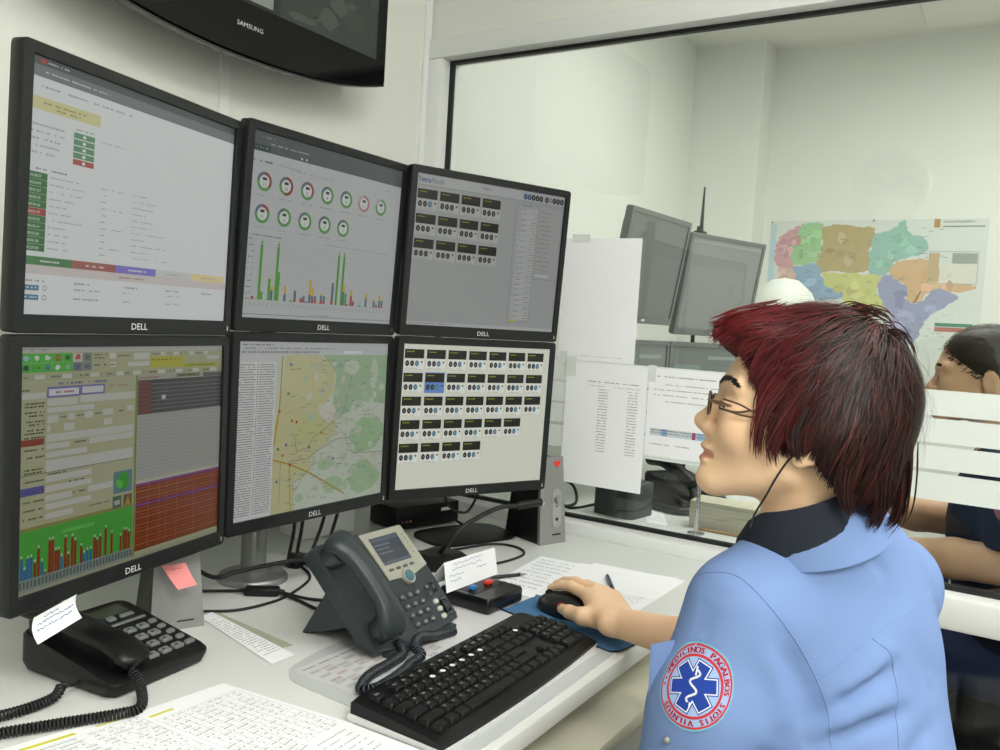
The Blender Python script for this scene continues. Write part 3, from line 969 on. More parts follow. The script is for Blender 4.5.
for w_ in (1.25, 1.25, 1.25, 6.25, 1.25, 1.25, 1.25, 1.25):
    key(x + w_ * U / 2, y1 - 4 * U, w_ * U - .0016); x += w_ * U
xn = X0 + 15 * U + .5 * U
for k in range(3):
    key(xn + k * U * .97, yf, .0165); key(xn + k * U * .97, y1, .0165); key(xn + k * U * .97, y1 - U, .0165); key(xn + k * U * .97, y1 - 4 * U, .0165)
key(xn + U * .97, y1 - 3 * U, .0165)
xn += 3.35 * U
xn_end = min(xn, KW / 2 - .012 - 3 * U * .97)
for j in range(5):
    for k in range(4):
        if j >= 3 and k == 3 or (j == 4 and k == 1):
            continue
        if j == 4 and k == 0:
            key(xn_end + .5 * U * .97, y1 - 4 * U, .035, '0'); continue
        key(xn_end + k * U * .97, y1 - j * U, .0165, None if (j == 0 or k == 3) else str(7 - 3 * (j - 1) + k) if j < 4 else '.')
for k in range(7):   # white painted letters and media marks seen on the top rows
    kp.disc(-.105 + k * .024 + (0 if k < 6 else .08), -(yf - .0205 - .018 * 0), .0042, 'E4E4E4', ksurf(yf - .02) + .0062, 12)
for k in range(9):
    MB().box((-.155 + k * .03, KD / 2 - .0085, .0262), (.011, .006, .003), .001, 1).build('media_key', M_KEY, KB)
kp.build('legends', M_PRINT, lambda x, y, L: (x, -y, L), KB)

# ---- mouse mat, mouse
mat_poly = [(1.236, .538), (1.262, .524), (1.375, .516), (1.392, .53), (1.402, .75), (1.388, .768), (1.30, .772), (1.282, .76)]
mp = thing('mouse_pad', 'blue fabric mouse pad with dark edge under the mouse', 'mouse pad', (1.33, .64, DESK + .0018))
pl = [(x - 1.33, y - .64) for x, y in mat_poly]
sm = [tuple(p[:2]) for p in spl([(*p, 0) for p in pl + pl[:2]], 4)[:-5]]
MB().prism(sm, 0, .0022).build('base', M_RUBBER, mp)
MB().prism([(x * .985, y * .985) for x, y in sm], .0022, .0032).build('cloth', mat('mouse_pad_cloth', '43719C', rough=.9, noise=.06, nscale=400, bump=.2, bscale=1500), mp)
ms_ = thing('computer_mouse', 'black computer mouse under the hand of the person in blue', 'mouse', (1.342, .675, DESK + .0051), R(-3))
def mouse_ring(z, s, hgt):
    return [(x * s, y * s, z) for x, y in [(.03 * math.cos(a) * (1 - .12 * math.sin(a) ** 2 * (1 if math.sin(a) > 0 else -.3)), .054 * math.sin(a)) for a in np.linspace(0, 2 * math.pi, 33)[:-1]]]
mr = []
for t in np.linspace(0, 1, 9):
    ang = t * math.pi / 2
    r_ = [(p[0], p[1] - .004 * t, .008 + .026 * math.sin(ang) * (1 - 55 * (p[1] + .008) ** 2 * 1.1)) for p in mouse_ring(0, .25 * 0 + max(.04, math.cos(ang) ** .6), 0)]
    mr.append(r_)
MB().rings([[(x * .94, y * .94, 0) for x, y, z in mr[0]]] + mr).build('shell', mat('mouse_shell', '17181A', rough=.3, noise=.05), ms_, smooth=60)
MB().cyl((-.0035, .032, .0255), (.0035, .032, .0255), .0075, n=18).build('wheel', M_RUBBER, ms_)
ms_.scale = (1.12, 1.12, 1.12)

# ---- desk mat with a printed sheet under clear plastic
dm = thing('desk_mat', 'clear plastic desk mat over printed sheets under the keyboard', 'desk mat', (1.05, .7, DESK + .0002))
dp = [(.822, .545), (.832, .70), (.838, .82), (.852, .858), (.89, .88), (1.0, .892), (1.28, .90), (1.325, .87), (1.315, .70), (1.31, .55), (1.29, .535), (1.0, .53), (.84, .53)]
dq = [(x - 1.05, y - .7) for x, y in dp]
dq = [tuple(p[:2]) for p in spl([(*p, 0) for p in dq + dq[:1]], 5)[:-1]]
MB().prism(dq, 0, .0014).build('plastic', mat('mat_plastic', 'C4C7C9', rough=.25, noise=.03, nscale=5), dm)
c = Canvas(.46, .33)
c.rect(.03, .03, .99, .97, 'D2D2D4', 0)
c.words(.05, .06, .45, .012, '6A6C70', 2)
for i in range(9):
    for j in range(12):
        if (i * 7 + j * 3) % 5 < 3:
            col = ['BFC0C4', 'C6BABA', 'B9C2BB', 'C4C5C9', 'BDB2B4'][(i * 3 + j) % 5]
            c.rect(.05 + i * .05, .1 + j * .03, .096 + i * .05, .126 + j * .03, col, 1)
            c.words(.053 + i * .05, .108 + j * .03, .092 + i * .05, .01, 'A09EA4', 2)
c.rect(.04, .47, .36, .485, '9E2E36', 2)
for k in range(4):
    c.words(.45, .78 + k * .03, .75, .01, '9496A6', 2)
c.build('printing', attr_mat('mat_print', rough=.3), lambda x, y, L: (-.2 + x * .46, .175 - y * .33, .0015 + L * .00006), dm)

# ---- big desk telephone (grey, with colour display)
M_PH = mat('phone_grey', '2D3437', rough=.36, spec=.38, noise=.05, bump=.04, bscale=1200)
M_PHS = mat('phone_champagne', 'A9A89C', rough=.34, metal=.4, noise=.03)
ta = R(51)
PHO = Vector((.968, .79, DESK + .012))
ph = thing('desk_phone', 'grey office telephone with colour display and handset on angled foot', 'telephone', (1.07, .87, DESK))
def pv(u, w_, n=0.):
    p = PHO + Vector((u, math.cos(ta) * w_ - math.sin(ta) * n, math.sin(ta) * w_ + math.cos(ta) * n))
    return p - ph.location
PM = Matrix.Translation(pv(0, 0)) @ Matrix.Rotation(ta, 4, 'X')       # x = across, y = up the plate, z = out of it
def rpoly(x0, y0, x1, y1, r, n=4):
    return [(x + (x0 + x1) / 2, y + (y0 + y1) / 2) for x, y in rrect(x1 - x0, y1 - y0, r, n)]
face = [(.205, .004), (.208, .012), (.197, .1), (.182, .186), (.176, .19), (.04, .192), (-.02, .19), (-.027, .184), (-.012, .03), (-.002, .006), (.03, -.002), (.12, -.004)]
MB().rings([[(x, y, -.009 - .021 * min(1, max(0, y) / .05)) for x, y in face], [(x, y, -.003) for x, y in face], [(x * .985 + .0013, y * .985 + .0013, 0) for x, y in face]], PM).build('body', M_PH, ph)
sf = [(.176, .187), (.193, .108), (.15, .098), (.09, .101), (.071, .187)]
MB().rings([[(x, y, -.001) for x, y in sf], [(x, y, .0022) for x, y in sf]], PM).build('display_surround', M_PHS, ph)
c = Canvas(.07, .05)
c.rect(0, 0, 1, 1, '3D4450', 0); c.rect(.03, .04, .97, .16, '55606E', 1); c.rect(.05, .25, .6, .32, '6B7280', 1); c.rect(.05, .4, .5, .46, '6B7280', 1); c.rect(.05, .55, .55, .61, '6B7280', 1); c.rect(0, .88, 1, 1, '596372', 1)
c.build('display', attr_mat('phone_display', rough=.15, emit=.25, base=.4), lambda x, y, L: PM @ Vector((.087 + x * .07 + (y) * .008, .176 - y * .05, .0026 + L * .0001)), ph)
MB().cyl((.135, .098, .001), (.135, .098, .006), .0145, .013, 28, PM).build('dial_ring', M_PHS, ph)
MB().cyl((.135, .098, .004), (.135, .098, .0075), .0105, .0095, 24, PM).build('dial_pad', mat('dial_teal', '3E6670', rough=.3), ph)
M_PKEY = mat('phone_key', '4A5155', rough=.3, noise=.03)
kl = Canvas(1, 1)
def pk(u, w_, sx=.012, sy=.009, name='key', m_=None, leg=None):
    mb = MB()
    mb.rings([[(x + u, y + w_, z) for x, y in rrect(sx * s_, sy * s_, sy * .45 * s_, 3)] for s_, z in ((1, 0), (.98, .0025), (.75, .0042))], PM)
    mb.build(name, m_ or M_PKEY, ph, smooth=60)
    if leg:
        kl.text(leg, u - .002, -(w_ - .002), .004, 'D5DADA', .0045)
nums = ['1', '2', '3', '4', '5', '6', '7', '8', '9', '*', '0', '#']
for j in range(4):
    for i in range(3):
        pk(.099 + .0195 * i + .0015 * j, .068 - .0163 * j, leg=nums[j * 3 + i])
for k in range(4):
    pk(.105 + .0178 * k, .1165, .012, .005, 'soft_key')
for k in range(5):
    pk(.171 + .0016 * k, .171 - .0088 * k, .005, .004, 'line_key', M_PHS)
for u_, w_ in ((.164, .071), (.165, .058)):
    pk(u_, w_, .009, .007)
for k in range(3):
    pk(.170 + .001 * k, .043 - .0135 * k, .012, .009, 'lit_key', mat('lit_key', 'B8BEB4', rough=.3))
pk(.183, .068, .009, .018); pk(.188, .03, .008, .03, 'volume_key')
kl.build('legends', M_PRINT, lambda x, y, L: PM @ Vector((x, -y, L)), ph)
sp = Canvas(1, 1)
for k in range(5):
    sp.ring(.045, -.09, .004 + .004 * k, .0047 + .004 * k, 0, 360, '1F2426', .0004)
sp.build('speaker_grooves', M_PRINT, lambda x, y, L: PM @ Vector((x, -y, L)), ph)
# handset: thick curved bar with two end cups standing proud of the plate
hs = MB()
hp = spl([(-.012, .186, .022), (-.006, .168, .036), (.004, .13, .041), (.013, .085, .041), (.019, .045, .036), (.019, .014, .022)], 6)
hw = np.interp(np.linspace(0, 1, len(hp)), [0, .04, .15, .35, .65, .85, .95, 1], [.017, .024, .027, .0195, .0195, .027, .025, .017])
P_, T_, N_, B_ = frames([np.array(PM @ Vector(p)) for p in hp])
nrm = np.array((PM.to_3x3() @ Vector((0, 0, 1))))
rr_ = []
for i in range(len(P_)):
    sd = np.cross(T_[i], nrm); sd /= np.linalg.norm(sd)
    nn = np.cross(sd, T_[i])
    thk = .0135 * (.55 if i in (0, len(P_) - 1) else .85 if i in (1, len(P_) - 2) else 1)
    rr_.append([tuple(P_[i] + sd * x + nn * y) for x, y in [(hw[i] * math.cos(a) * (1 if abs(math.cos(a)) < .8 else .97), thk * math.copysign(abs(math.sin(a)) ** .7, math.sin(a))) for a in np.linspace(0, 2 * math.pi, 21)[:-1]]])
hs.rings(rr_)
hobj = hs.build('handset', M_PH, ph, smooth=70)
MB().cyl((-.006, .164, .002), (-.006, .164, .03), .02, .024, 24, PM).build('earpiece', M_PH, hobj)
MB().cyl((.018, .034, .002), (.018, .034, .03), .02, .024, 24, PM).build('mouthpiece', M_PH, hobj)
ft = MB()
q = [pv(-.004, .06, -.028), pv(-.004, .13, -.028), Vector((.994 - 1.07 - .012, .965 - .87, 0)), Vector((.994 - 1.07, .95 - .87, 0))]
for s_ in (0, .17):
    ft.add([p + Vector((s_, 0, 0)) for p in q] + [p + Vector((s_ + .012, 0, 0)) for p in q], [(0, 1, 2, 3), (7, 6, 5, 4), (0, 4, 5, 1), (1, 5, 6, 2), (2, 6, 7, 3), (3, 7, 4, 0)])
ft.add([q[1], q[2], q[2] + Vector((.18, 0, 0)), q[1] + Vector((.18, 0, 0)), q[1] + Vector((0, -.008, 0)), q[2] + Vector((0, -.008, 0)), q[2] + Vector((.18, -.008, 0)), q[1] + Vector((.18, -.008, 0))], [(0, 1, 2, 3), (7, 6, 5, 4), (0, 4, 5, 1), (1, 5, 6, 2), (2, 6, 7, 3), (3, 7, 4, 0)])
ft.build('foot', M_PH, ph)
MB().box((.0, -.078, .006), (.17, .02, .012), .003).build('front_foot', M_PH, ph)
pw = lambda x, y, z: (x - 1.07, y - .87, z)
cp = spl([pw(1.012, .792, .02), pw(1.0, .772, .011), pw(.965, .765, .010), pw(.905, .758, .010), pw(.868, .738, .010), pw(.885, .722, .011), pw(.95, .732, .010), pw(.975, .738, .012), pw(1.0, .738, .016), pw(1.01, .758, .022), pw(1.04, .772, .024), pw(1.09, .775, .012), pw(1.13, .77, .010)], 8)
cp2 = [p for p in cp]
MB().tube(helix(cp2, .0062, .0050), .0021, 5, caps=False).build('coiled_cord', mat('cord_grey', '23292F', rough=.4), ph, smooth=80)

# ---- black telephone on the near end of the desk
bp_ = thing('corded_phone', 'black corded telephone with grey keys below the nearest monitor', 'telephone', (.722, 1.066, DESK), R(6))
bp_.scale = (.94, .94, .94)
W2, D2 = .182, .20
def wedge(x0, x1, y0, y1, zf, zb, zlow, rr=.018):
    pl = rpoly(x0, y0, x1, y1, rr)
    f = lambda y: zf + (zb - zf) * (y - y0) / (y1 - y0)
    cx, cy = (x0 + x1) / 2, (y0 + y1) / 2
    return [[(cx + (x - cx) * .95, cy + (y - cy) * .95, zlow) for x, y in pl], [(x, y, zlow + .012) for x, y in pl], [(x, y, f(y) - .004) for x, y in pl], [(cx + (x - cx) * .965, cy + (y - cy) * .965, f(y)) for x, y in pl]]
MB().rings(wedge(-W2 / 2, W2 / 2, -D2 / 2, D2 / 2, .024, .060, .004)).build('body', M_BLACKP, bp_)
zf2 = lambda y: .032 + .036 * (y + D2 / 2) / D2
for sx_, sy_ in ((-.07, -.08), (.07, -.08), (-.07, .08), (.07, .08)):
    MB().cyl((sx_, sy_, 0), (sx_, sy_, .006), .008, n=12).build('rubber_foot', M_RUBBER, bp_)
WM = Matrix.Translation((0, -D2 / 2, .024)) @ Matrix.Rotation(math.atan2(.036, D2), 4, 'X')
c = Canvas(.085, .032)
c.rect(0, 0, 1, 1, '3C4238', 0); c.rect(.03, .1, .97, .9, '4A5144', 1)
c.build('display', attr_mat('lcd', rough=.15), lambda x, y, L: WM @ Vector((-.018 + x * .09, .19 - y * .03, .0006 + L * .0001)), bp_)
M_BKEY = mat('phone_key_grey', '7C8080', rough=.4, metal=.2, noise=.04)
def bk(x, y, sx_, sy_, name='key', leg=True):
    mb = MB()
    mb.rings([[(a + x, b + y, z) for a, b in rrect(sx_ * s_, sy_ * s_, .0022 * s_, 2)] for s_, z in ((1, -.001), (.97, .0025), (.8, .0038))], WM)
    return mb.build(name, M_BKEY, bp_)
bl = Canvas(1, 1)
for j in range(4):
    for i in range(3):
        bk(.004 + i * .0235, .108 - j * .0255, .018, .0135)
        bl.rect(.0 + i * .0235 - .003, -(.108 - j * .0255) - .001, .003 + i * .0235, -(.108 - j * .0255) + .0022, '26282A', .0042)
for j in range(5):
    bk(.073, .112 - j * .0205, .013 + .004 * (j == 4), .009, 'side_key')
bk(.004, .148, .018, .007, 'soft_key'); bk(.028, .152, .015, .012, 'soft_key'); bk(.056, .151, .026, .007, 'soft_key')
MB().box((.036, .133, .001), (.082, .006, .003), .001, 1, WM).build('label_bar', M_BKEY, bp_)
bl.build('legends', M_PRINT, lambda x, y, L: WM @ Vector((x, -y, L)), bp_)['kind'] = 'stuff'
hp = spl([(-.066, .212, .026), (-.066, .175, .032), (-.060, .10, .033), (-.050, .04, .029), (-.044, .004, .016)], 6)
hw = np.interp(np.linspace(0, 1, len(hp)), [0, .04, .14, .4, .65, .88, .96, 1], [.015, .025, .03, .0245, .0245, .03, .025, .014])
P_, T_, N_, B_ = frames([np.array(WM @ Vector(p)) for p in hp])
rr_ = []
for i in range(len(P_)):
    sd = np.cross(T_[i], np.array([0, 0, 1.])); sd /= np.linalg.norm(sd)
    nn = np.cross(sd, T_[i])
    rr_.append([tuple(P_[i] + sd * x + nn * y) for x, y in [(hw[i] * math.cos(a), (.0125 if math.sin(a) > 0 else .010) * math.copysign(abs(math.sin(a)) ** .7, math.sin(a))) for a in np.linspace(0, 2 * math.pi, 21)[:-1]]])
ho = MB().rings(rr_).build('handset', mat('handset_black', '0B0C0D', rough=.32, spec=.35, noise=.08, bump=.04, bscale=1200), bp_, smooth=70)
MB().cyl((-.066, .178, .001), (-.066, .178, .026), .02, .024, 20, WM).build('earpiece', M_BLACKP, ho)
MB().cyl((-.048, .035, .001), (-.048, .035, .024), .018, .022, 20, WM).build('mouthpiece', M_BLACKP, ho)
inv = (Matrix.Translation(bp_.location) @ Matrix.Rotation(R(6), 4, 'Z') @ Matrix.Scale(.94, 4)).inverted()
pl_ = lambda x, y, z: tuple(inv @ Vector((x, y, z)))
cpts = spl([pl_(.675, .962, .785), pl_(.672, .94, .77), pl_(.655, .915, .759), pl_(.63, .918, .758), pl_(.56, .955, .758), pl_(.50, .985, .758), pl_(.46, 1.0, .758), pl_(.44, 1.03, .758), pl_(.5, 1.028, .758), pl_(.56, 1.015, .758), pl_(.6, 1.015, .76), pl_(.615, 1.022, .768)], 8)
MB().tube(helix(cpts, .0058, .0046), .0019, 5, caps=False).build('coiled_cord', M_RUBBER, bp_, smooth=80)
MB().tube(spl([pl_(.615, 1.022, .768), pl_(.63, 1.02, .765), pl_(.65, 1.035, .765)], 6), .0022, 8).build('cord_end', M_RUBBER, bp_)

# ---- desktop speakers
def speaker(label, loc, rz, grp='pair of desktop speakers', extras=False):
    t = thing('desktop_speaker', label, 'speaker', loc, rz, grp)
    # front at y=0 facing -y; leans back a little and narrows to the top
    def sec(z, w_, yf, yb):
        return [(-w_ / 2, yf, z), (w_ / 2, yf, z), (w_ / 2 * .92, yb, z), (-w_ / 2 * .92, yb, z)]
    MB().rings([sec(.004, .08, .012, .135), sec(.20, .066, .03, .115)]).build('cabinet', M_BLACKP, t, smooth=0)
    MB().rings([sec(.0, .083, 0, .014), sec(.205, .069, .02, .033)]).build('front_panel', mat('speaker_front', '8B8D8C', rough=.42, metal=.3, noise=.03, nscale=500), t, smooth=0)
    MB().box((0, .068, .003), (.076, .126, .006), .002).build('foot', M_RUBBER, t)
    fm = Matrix.Translation((0, 0, 0)) @ Matrix.Rotation(-math.atan2(.02, .215), 4, 'X')
    MB().box((.012, -.0006, .022), (.026, .0012, .0035), .0004, 1, fm).build('badge', M_RUBBER, t)
    if extras:
        ins = [[(x, y, z) for x, z in rpoly(-.002, .038, .026, .13, .012)] for y in (.001, -.0014)]
        MB().rings(ins, fm).build('control_plate', mat('speaker_plate', '9EA09D', rough=.4, metal=.2), t)
        MB().cyl((.012, 0, .105), (.012, -.012, .105), .0095, .009, 24, fm).build('volume_knob', M_SILVER, t)
        MB().cyl((.012, -.0013, .058), (.012, -.0022, .058), .0042, n=14, M=fm).build('jack', M_RUBBER, t)
        MB().cyl((.012, -.0013, .089), (.012, -.0022, .089), .002, n=10, M=fm).build('indicator', M_RUBBER, t)
        hpts = []
        for a in np.linspace(0, 2 * math.pi, 29)[:-1]:
            hx, hz = 16 * math.sin(a) ** 3, 13 * math.cos(a) - 5 * math.cos(2 * a) - 2 * math.cos(3 * a) - math.cos(4 * a)
            hpts.append((.014 + hx * .00062, .190 + hz * .00058))
        MB().rings([[(x, -.0002, z) for x, z in hpts], [(x, -.001, z) for x, z in hpts]], fm).build('heart_sticker', mat('sticker_red', 'D8352A', rough=.4), t)['label'] = 'red heart sticker'
    return t
speaker('silver fronted desktop speaker with volume knob and red heart beside the glass', (1.771, .939, DESK), R(-19), extras=True)
speaker('silver fronted desktop speaker behind the black telephone with a pink note', (.862, 1.118, DESK), R(-24)).scale = (1, 1, .58)
# pink sticky note and white note hanging from the monitors
def hang(name, label, P, material, cat, lines, curl=.01, txt=None, ink='5A6A9A'):
    """small note hanging from its top edge: P = top-left, top-right, bottom-right, bottom-left"""
    P = [Vector(p) for p in P]
    c0 = (P[2] + P[3]) / 2
    root = thing(name, label, cat, c0)
    n = (P[1] - P[0]).cross(P[3] - P[0]).normalized()
    N = 8
    mb = MB()
    vs, fs = [], []
    for off in (0, .0004):
        for j in range(N + 1):
            for i in range(2):
                p = P[0].lerp(P[1], i).lerp(P[3].lerp(P[2], i), j / N)
                vs.append(p - c0 + n * (off + curl * math.sin(j / N * math.pi)))
    for j in range(N):
        a = j * 2
        fs.append((a, a + 1, a + 3, a + 2))
        b = a + (N + 1) * 2
        fs.append((b, b + 2, b + 3, b + 1))
        fs.append((a, a + 2, b + 2, b)); fs.append((a + 1, b + 1, b + 3, a + 3))
    k = (N + 1) * 2
    fs.append((0, k, k + 1, 1)); fs.append((2 * N, 2 * N + 1, k + 2 * N + 1, k + 2 * N))
    mb.add(vs, fs)
    mb.build('sheet', material, root, smooth=60)
    c = Canvas((P[1] - P[0]).length, (P[3] - P[0]).length)
    for k, (a, b) in enumerate(lines):
        y = .2 + k * .6 / max(1, len(lines))
        x = a
        pts = []
        while x < b:
            pts.append((x, y + rng.uniform(-.05, .05))); x += .018
        c.line(pts, .0009, ink, 1)
    if txt:
        c.text(txt[0], txt[1], txt[2], txt[3], ink, 1)
    def fn(x, y, L):
        p = P[0].lerp(P[1], x).lerp(P[3].lerp(P[2], x), y) - c0
        return tuple(p + n * (curl * math.sin(y * math.pi) - .0004 if n.y > 0 else curl * math.sin(y * math.pi) + .0008))
    if lines or txt:
        c.build('handwriting', M_PRINT, fn, root)
    return root
M_PINK = mat('pink_paper', 'E58E8E', rough=.8, noise=.02)

# ---- notes hanging from the monitors
hang('paper_note', 'small white handwritten note stuck under the nearest lower monitor', [(.556, .985, .882), (.617, .998, .893), (.623, .995, .862), (.56, .982, .849)], M_PAPER, 'note', [(.25, .6), (.1, .95), (.08, .9)], .006)
hang('sticky_note', 'pink sticky note on the silver speaker below the monitors', [(.8215, 1.1085, .863), (.853, 1.0935, .865), (.862, 1.075, .832), (.835, 1.085, .828)], M_PINK, 'note', [(.3, .8)], .004, ink='C46A74')

# ---- black push-button box with a folded card on it
bx_ = thing('switch_box', 'black box with blue and red push buttons beside the keyboard', 'switch box', (1.302, .832, DESK), R(-2))
MB().rings([[(x, y, z) for x, y in rrect(w_, h_, .006)] for w_, h_, z in ((.108, .108, .003), (.112, .112, .006), (.112, .112, .026), (.108, .108, .030))]).build('case', mat('box_black', '0E0F11', rough=.3, noise=.1), bx_)
MB().box((0, .012, .0302), (.085, .06, .0012), .0004, 1).build('top_plate', M_BLACKP, bx_)
for sx_, sy_ in ((-.04, -.04), (.04, -.04), (-.04, .04), (.04, .04)):
    MB().cyl((sx_, sy_, 0), (sx_, sy_, .004), .006, n=10).build('rubber_foot', M_RUBBER, bx_)
MB().box((-.028, .0, .0345), (.014, .011, .007), .0015).build('button', mat('button_blue', '2F78B8', rough=.35), bx_)['label'] = 'blue push button'
MB().box((.018, -.002, .0345), (.016, .011, .007), .0015).build('button', mat('button_red', 'D23A2C', rough=.35), bx_)['label'] = 'red push button'
tc_ = thing('tent_card', 'folded white handwritten card standing on the black switch box', 'card', (1.302, .872, DESK + .0305))
A_ = [Vector((-.085, -.012, .055)), Vector((.075, -.016, .053)), Vector((.082, -.022, .0006)), Vector((-.08, -.018, .0006))]
B_2 = [A_[0], A_[1], Vector((.06, .03, .0006)), Vector((-.09, .03, .0006))]
for q in (A_, B_2):
    n_ = (q[1] - q[0]).cross(q[3] - q[0]).normalized() * .0004
    MB().rings([[p + n_ for p in q], [p - n_ for p in q]]).build('leaf', M_PAPER, tc_, smooth=0)
c = Canvas(.16, .055)
for k, (a, b) in enumerate(((.15, .75), (.12, .7), (.08, .35), (.6, .8), (.08, .3))):
    pts, x = [], a
    while x < b:
        pts.append((x, [.15, .32, .5, .52, .68][k] + rng.uniform(-.05, .05) - .05 * x)); x += .014
    c.line(pts, .0007, '5C6CA8', 1)
nA = (A_[1] - A_[0]).cross(A_[3] - A_[0]).normalized()
nA = nA if nA.y < 0 else -nA
c.build('handwriting', M_PRINT, lambda x, y, L: tuple(A_[0].lerp(A_[1], x).lerp(A_[3].lerp(A_[2], x), y) + nA * .0008), tc_)

# ---- loose papers
def pr_hand(c):
    for k in range(9):
        c.words(.06, .08 + k * .09, .06 + rng.uniform(.3, .55), .02, '8C8E98', 1)
        c.line([(.05, .13 + k * .09), (.95, .13 + k * .09)], .0005, 'B8BAC0', 1)
    for k in range(14):
        c.line([(.5 + k * .035, .1), (.5 + k * .035, .9)], .0005, 'B8BAC0', 1)
sheet('paper_sheet', 'white sheet with handwritten table under the blank sheet by the mouse', [(1.655, .905), (1.668, .70), (1.39, .675), (1.388, .875)], DESK + .0003, pr_hand)
sheet('paper_sheet', 'printed white sheet peeping out under the blank sheet behind the hand', [(1.69, .79), (1.705, .585), (1.455, .585), (1.44, .77)], DESK + .0012, lambda c: [c.words(.05, .08 + k * .05, .9, .014, 'A0A2A8', 1) for k in range(17)])
sheet('paper_sheet', 'blank white sheet lying behind the mouse pad', [(1.664, .812), (1.710, .602), (1.537, .583), (1.50, .79)], DESK + .0022)
def pr_form(c):
    c.rect(.08, .05, .45, .075, 'D7D24A', 1); c.rect(.6, .05, .9, .065, 'D7D24A', 1)
    for k in range(22):
        y = .1 + k * .039
        c.line([(.08, y), (.94, y)], .0006, 'B4B6BA', 1)
        c.words(.09, y + .01, .4, .014, 'A8AAAE', 2); c.words(.45, y + .01, .9, .014, 'B5AEAE', 2, .5)
    for k in range(7):
        x = .08 + k * .143
        c.line([(x, .1), (x, .92)], .0005, 'B4B6BA', 1)
    c.rect(.1, .35, .4, .375, 'D7D24A', 1)
def pr_form2(c):
    c.rect(.05, .08, .3, .1, 'D7D24A', 1)
    for k in range(16):
        y = .14 + k * .05
        c.line([(.05, y), (.95, y)], .0005, 'B0B2B8', 1); c.words(.06, y + .012, .93, .018, 'C2BABC', 2, .5)
    for k in range(12):
        c.line([(.05 + k * .0818, .14), (.05 + k * .0818, .9)], .0005, 'B0B2B8', 1)
sheet('paper_sheet', 'printed form with yellow marked rows at the near end of the desk', [(.50, .955), (.66, .925), (.72, .70), (.56, .68)], DESK + .0003, pr_form)
sheet('paper_sheet', 'printed table sheet with one yellow bar before the black telephone', [(.645, .918), (.775, .905), (.80, .69), (.66, .66)], DESK + .0012, pr_form2)
sheet('paper_sheet', 'white sheet corner lying by the near corner of the keyboard', [(.725, .70), (.797, .703), (.80, .56), (.70, .55)], DESK + .0022, lambda c: [c.words(.1, .1 + k * .08, .8, .02, 'A6A8AC', 1) for k in range(6)])
sheet('paper_strip', 'narrow printed paper strip between the two telephones', [(.919, 1.136), (.947, 1.141), (.908, .905), (.862, .905)], DESK + .0009, lambda c: [c.words(.12, .12 + k * .035, .9, .012, '8E9096', 1) for k in range(22)])
sheet('paper_strip', 'grey green paper strip under the printed strip', [(.932, 1.16), (.955, 1.15), (.934, .936), (.915, .94)], DESK + .0002, material=mat('grey_green_paper', 'A9AC98', rough=.85))

# ---- pens
def pen(label, a, b, col, r_=.0045, ring=True):
    a, b = Vector(a), Vector(b)
    t = thing('pen', label, 'pen', (a + b) / 2 - Vector((0, 0, r_)))
    o = t.location
    d_ = (b - a)
    P = lambda f: tuple(a + d_ * f - o)
    MB().tube([P(0), P(.02), P(.55)], [r_ * .75, r_, r_], 12).build('cap', mat('pen_cap_' + col, col, rough=.3), t)
    MB().tube([P(.55), P(.86)], r_ * .9, 12).build('barrel', mat('pen_barrel_' + col, col, rough=.4), t)
    MB().tube([P(.86), P(.97), P(1)], [r_ * .85, r_ * .35, r_ * .15], 12).build('tip', M_SILVER, t)
    u = Vector((0, 0, r_ * 1.2))
    MB().tube([tuple(Vector(P(.04)) + u), tuple(Vector(P(.38)) + u)], .0011, 6).build('clip', M_CHROME, t)
pen('dark blue pen lying on the blank sheet behind the hand', (1.601, .717, DESK + .0076), (1.487, .645, DESK + .0076), '1E2E4A')
pen('black pen lying behind the switch box', (1.401, .905, DESK + .0058), (1.50, .852, DESK + .0058), '141518', .0038)

# ---- cables and small electronics behind the phones
def cable(label, pts, r_=.0028, name='cable'):
    return tag(MB().tube(spl(pts, 8), r_, 8).build(name, M_RUBBER, smooth=80, base=True), label, 'cable', 'black cables behind the telephones')
cable('black cable curving in front of the grey stand pole', [(1.016, 1.31, .79), (.99, 1.195, .79), (1.016, 1.168, .798), (1.082, 1.156, .80), (1.148, 1.145, .798), (1.2, 1.16, .78), (1.25, 1.22, .7535)], .004)
cable('thin black cable running from the silver speaker to the inline box', [(.94, 1.30, .7528), (.994, 1.245, .7528), (1.03, 1.205, .7535), (1.042, 1.178, .757)])
cable('thin black cable bending round between strips and grey stand', [(.88, 1.21, .7526), (.929, 1.159, .7526), (.975, 1.116, .7526), (1.039, 1.103, .7526), (1.1, 1.112, .7526), (1.187, 1.153, .7526), (1.23, 1.22, .7526), (1.25, 1.3, .7526)], .0026)
cable('black cable leaving the inline box towards the grey telephone', [(1.084, 1.120, .757), (1.095, 1.08, .7535), (1.109, 1.047, .7528), (1.14, 1.0, .7528)])
cable('second black cable leaving the inline box, nearer the viewer', [(1.08, 1.118, .757), (1.079, 1.07, .7535), (1.069, 1.006, .7528), (1.09, .97, .7528)], .003)
ib = thing('inline_box', 'small black inline adapter on the cable before the stand foot', 'adapter', (1.0635, 1.149, DESK), R(-52))
MB().box((0, 0, .008), (.062, .024, .015), .004).build('case', M_BLACKP, ib)
for s_ in (-1, 1):
    MB().cyl((s_ * .03, 0, .008), (s_ * .04, 0, .008), .005, .003, 10).build('strain_relief', M_RUBBER, ib)
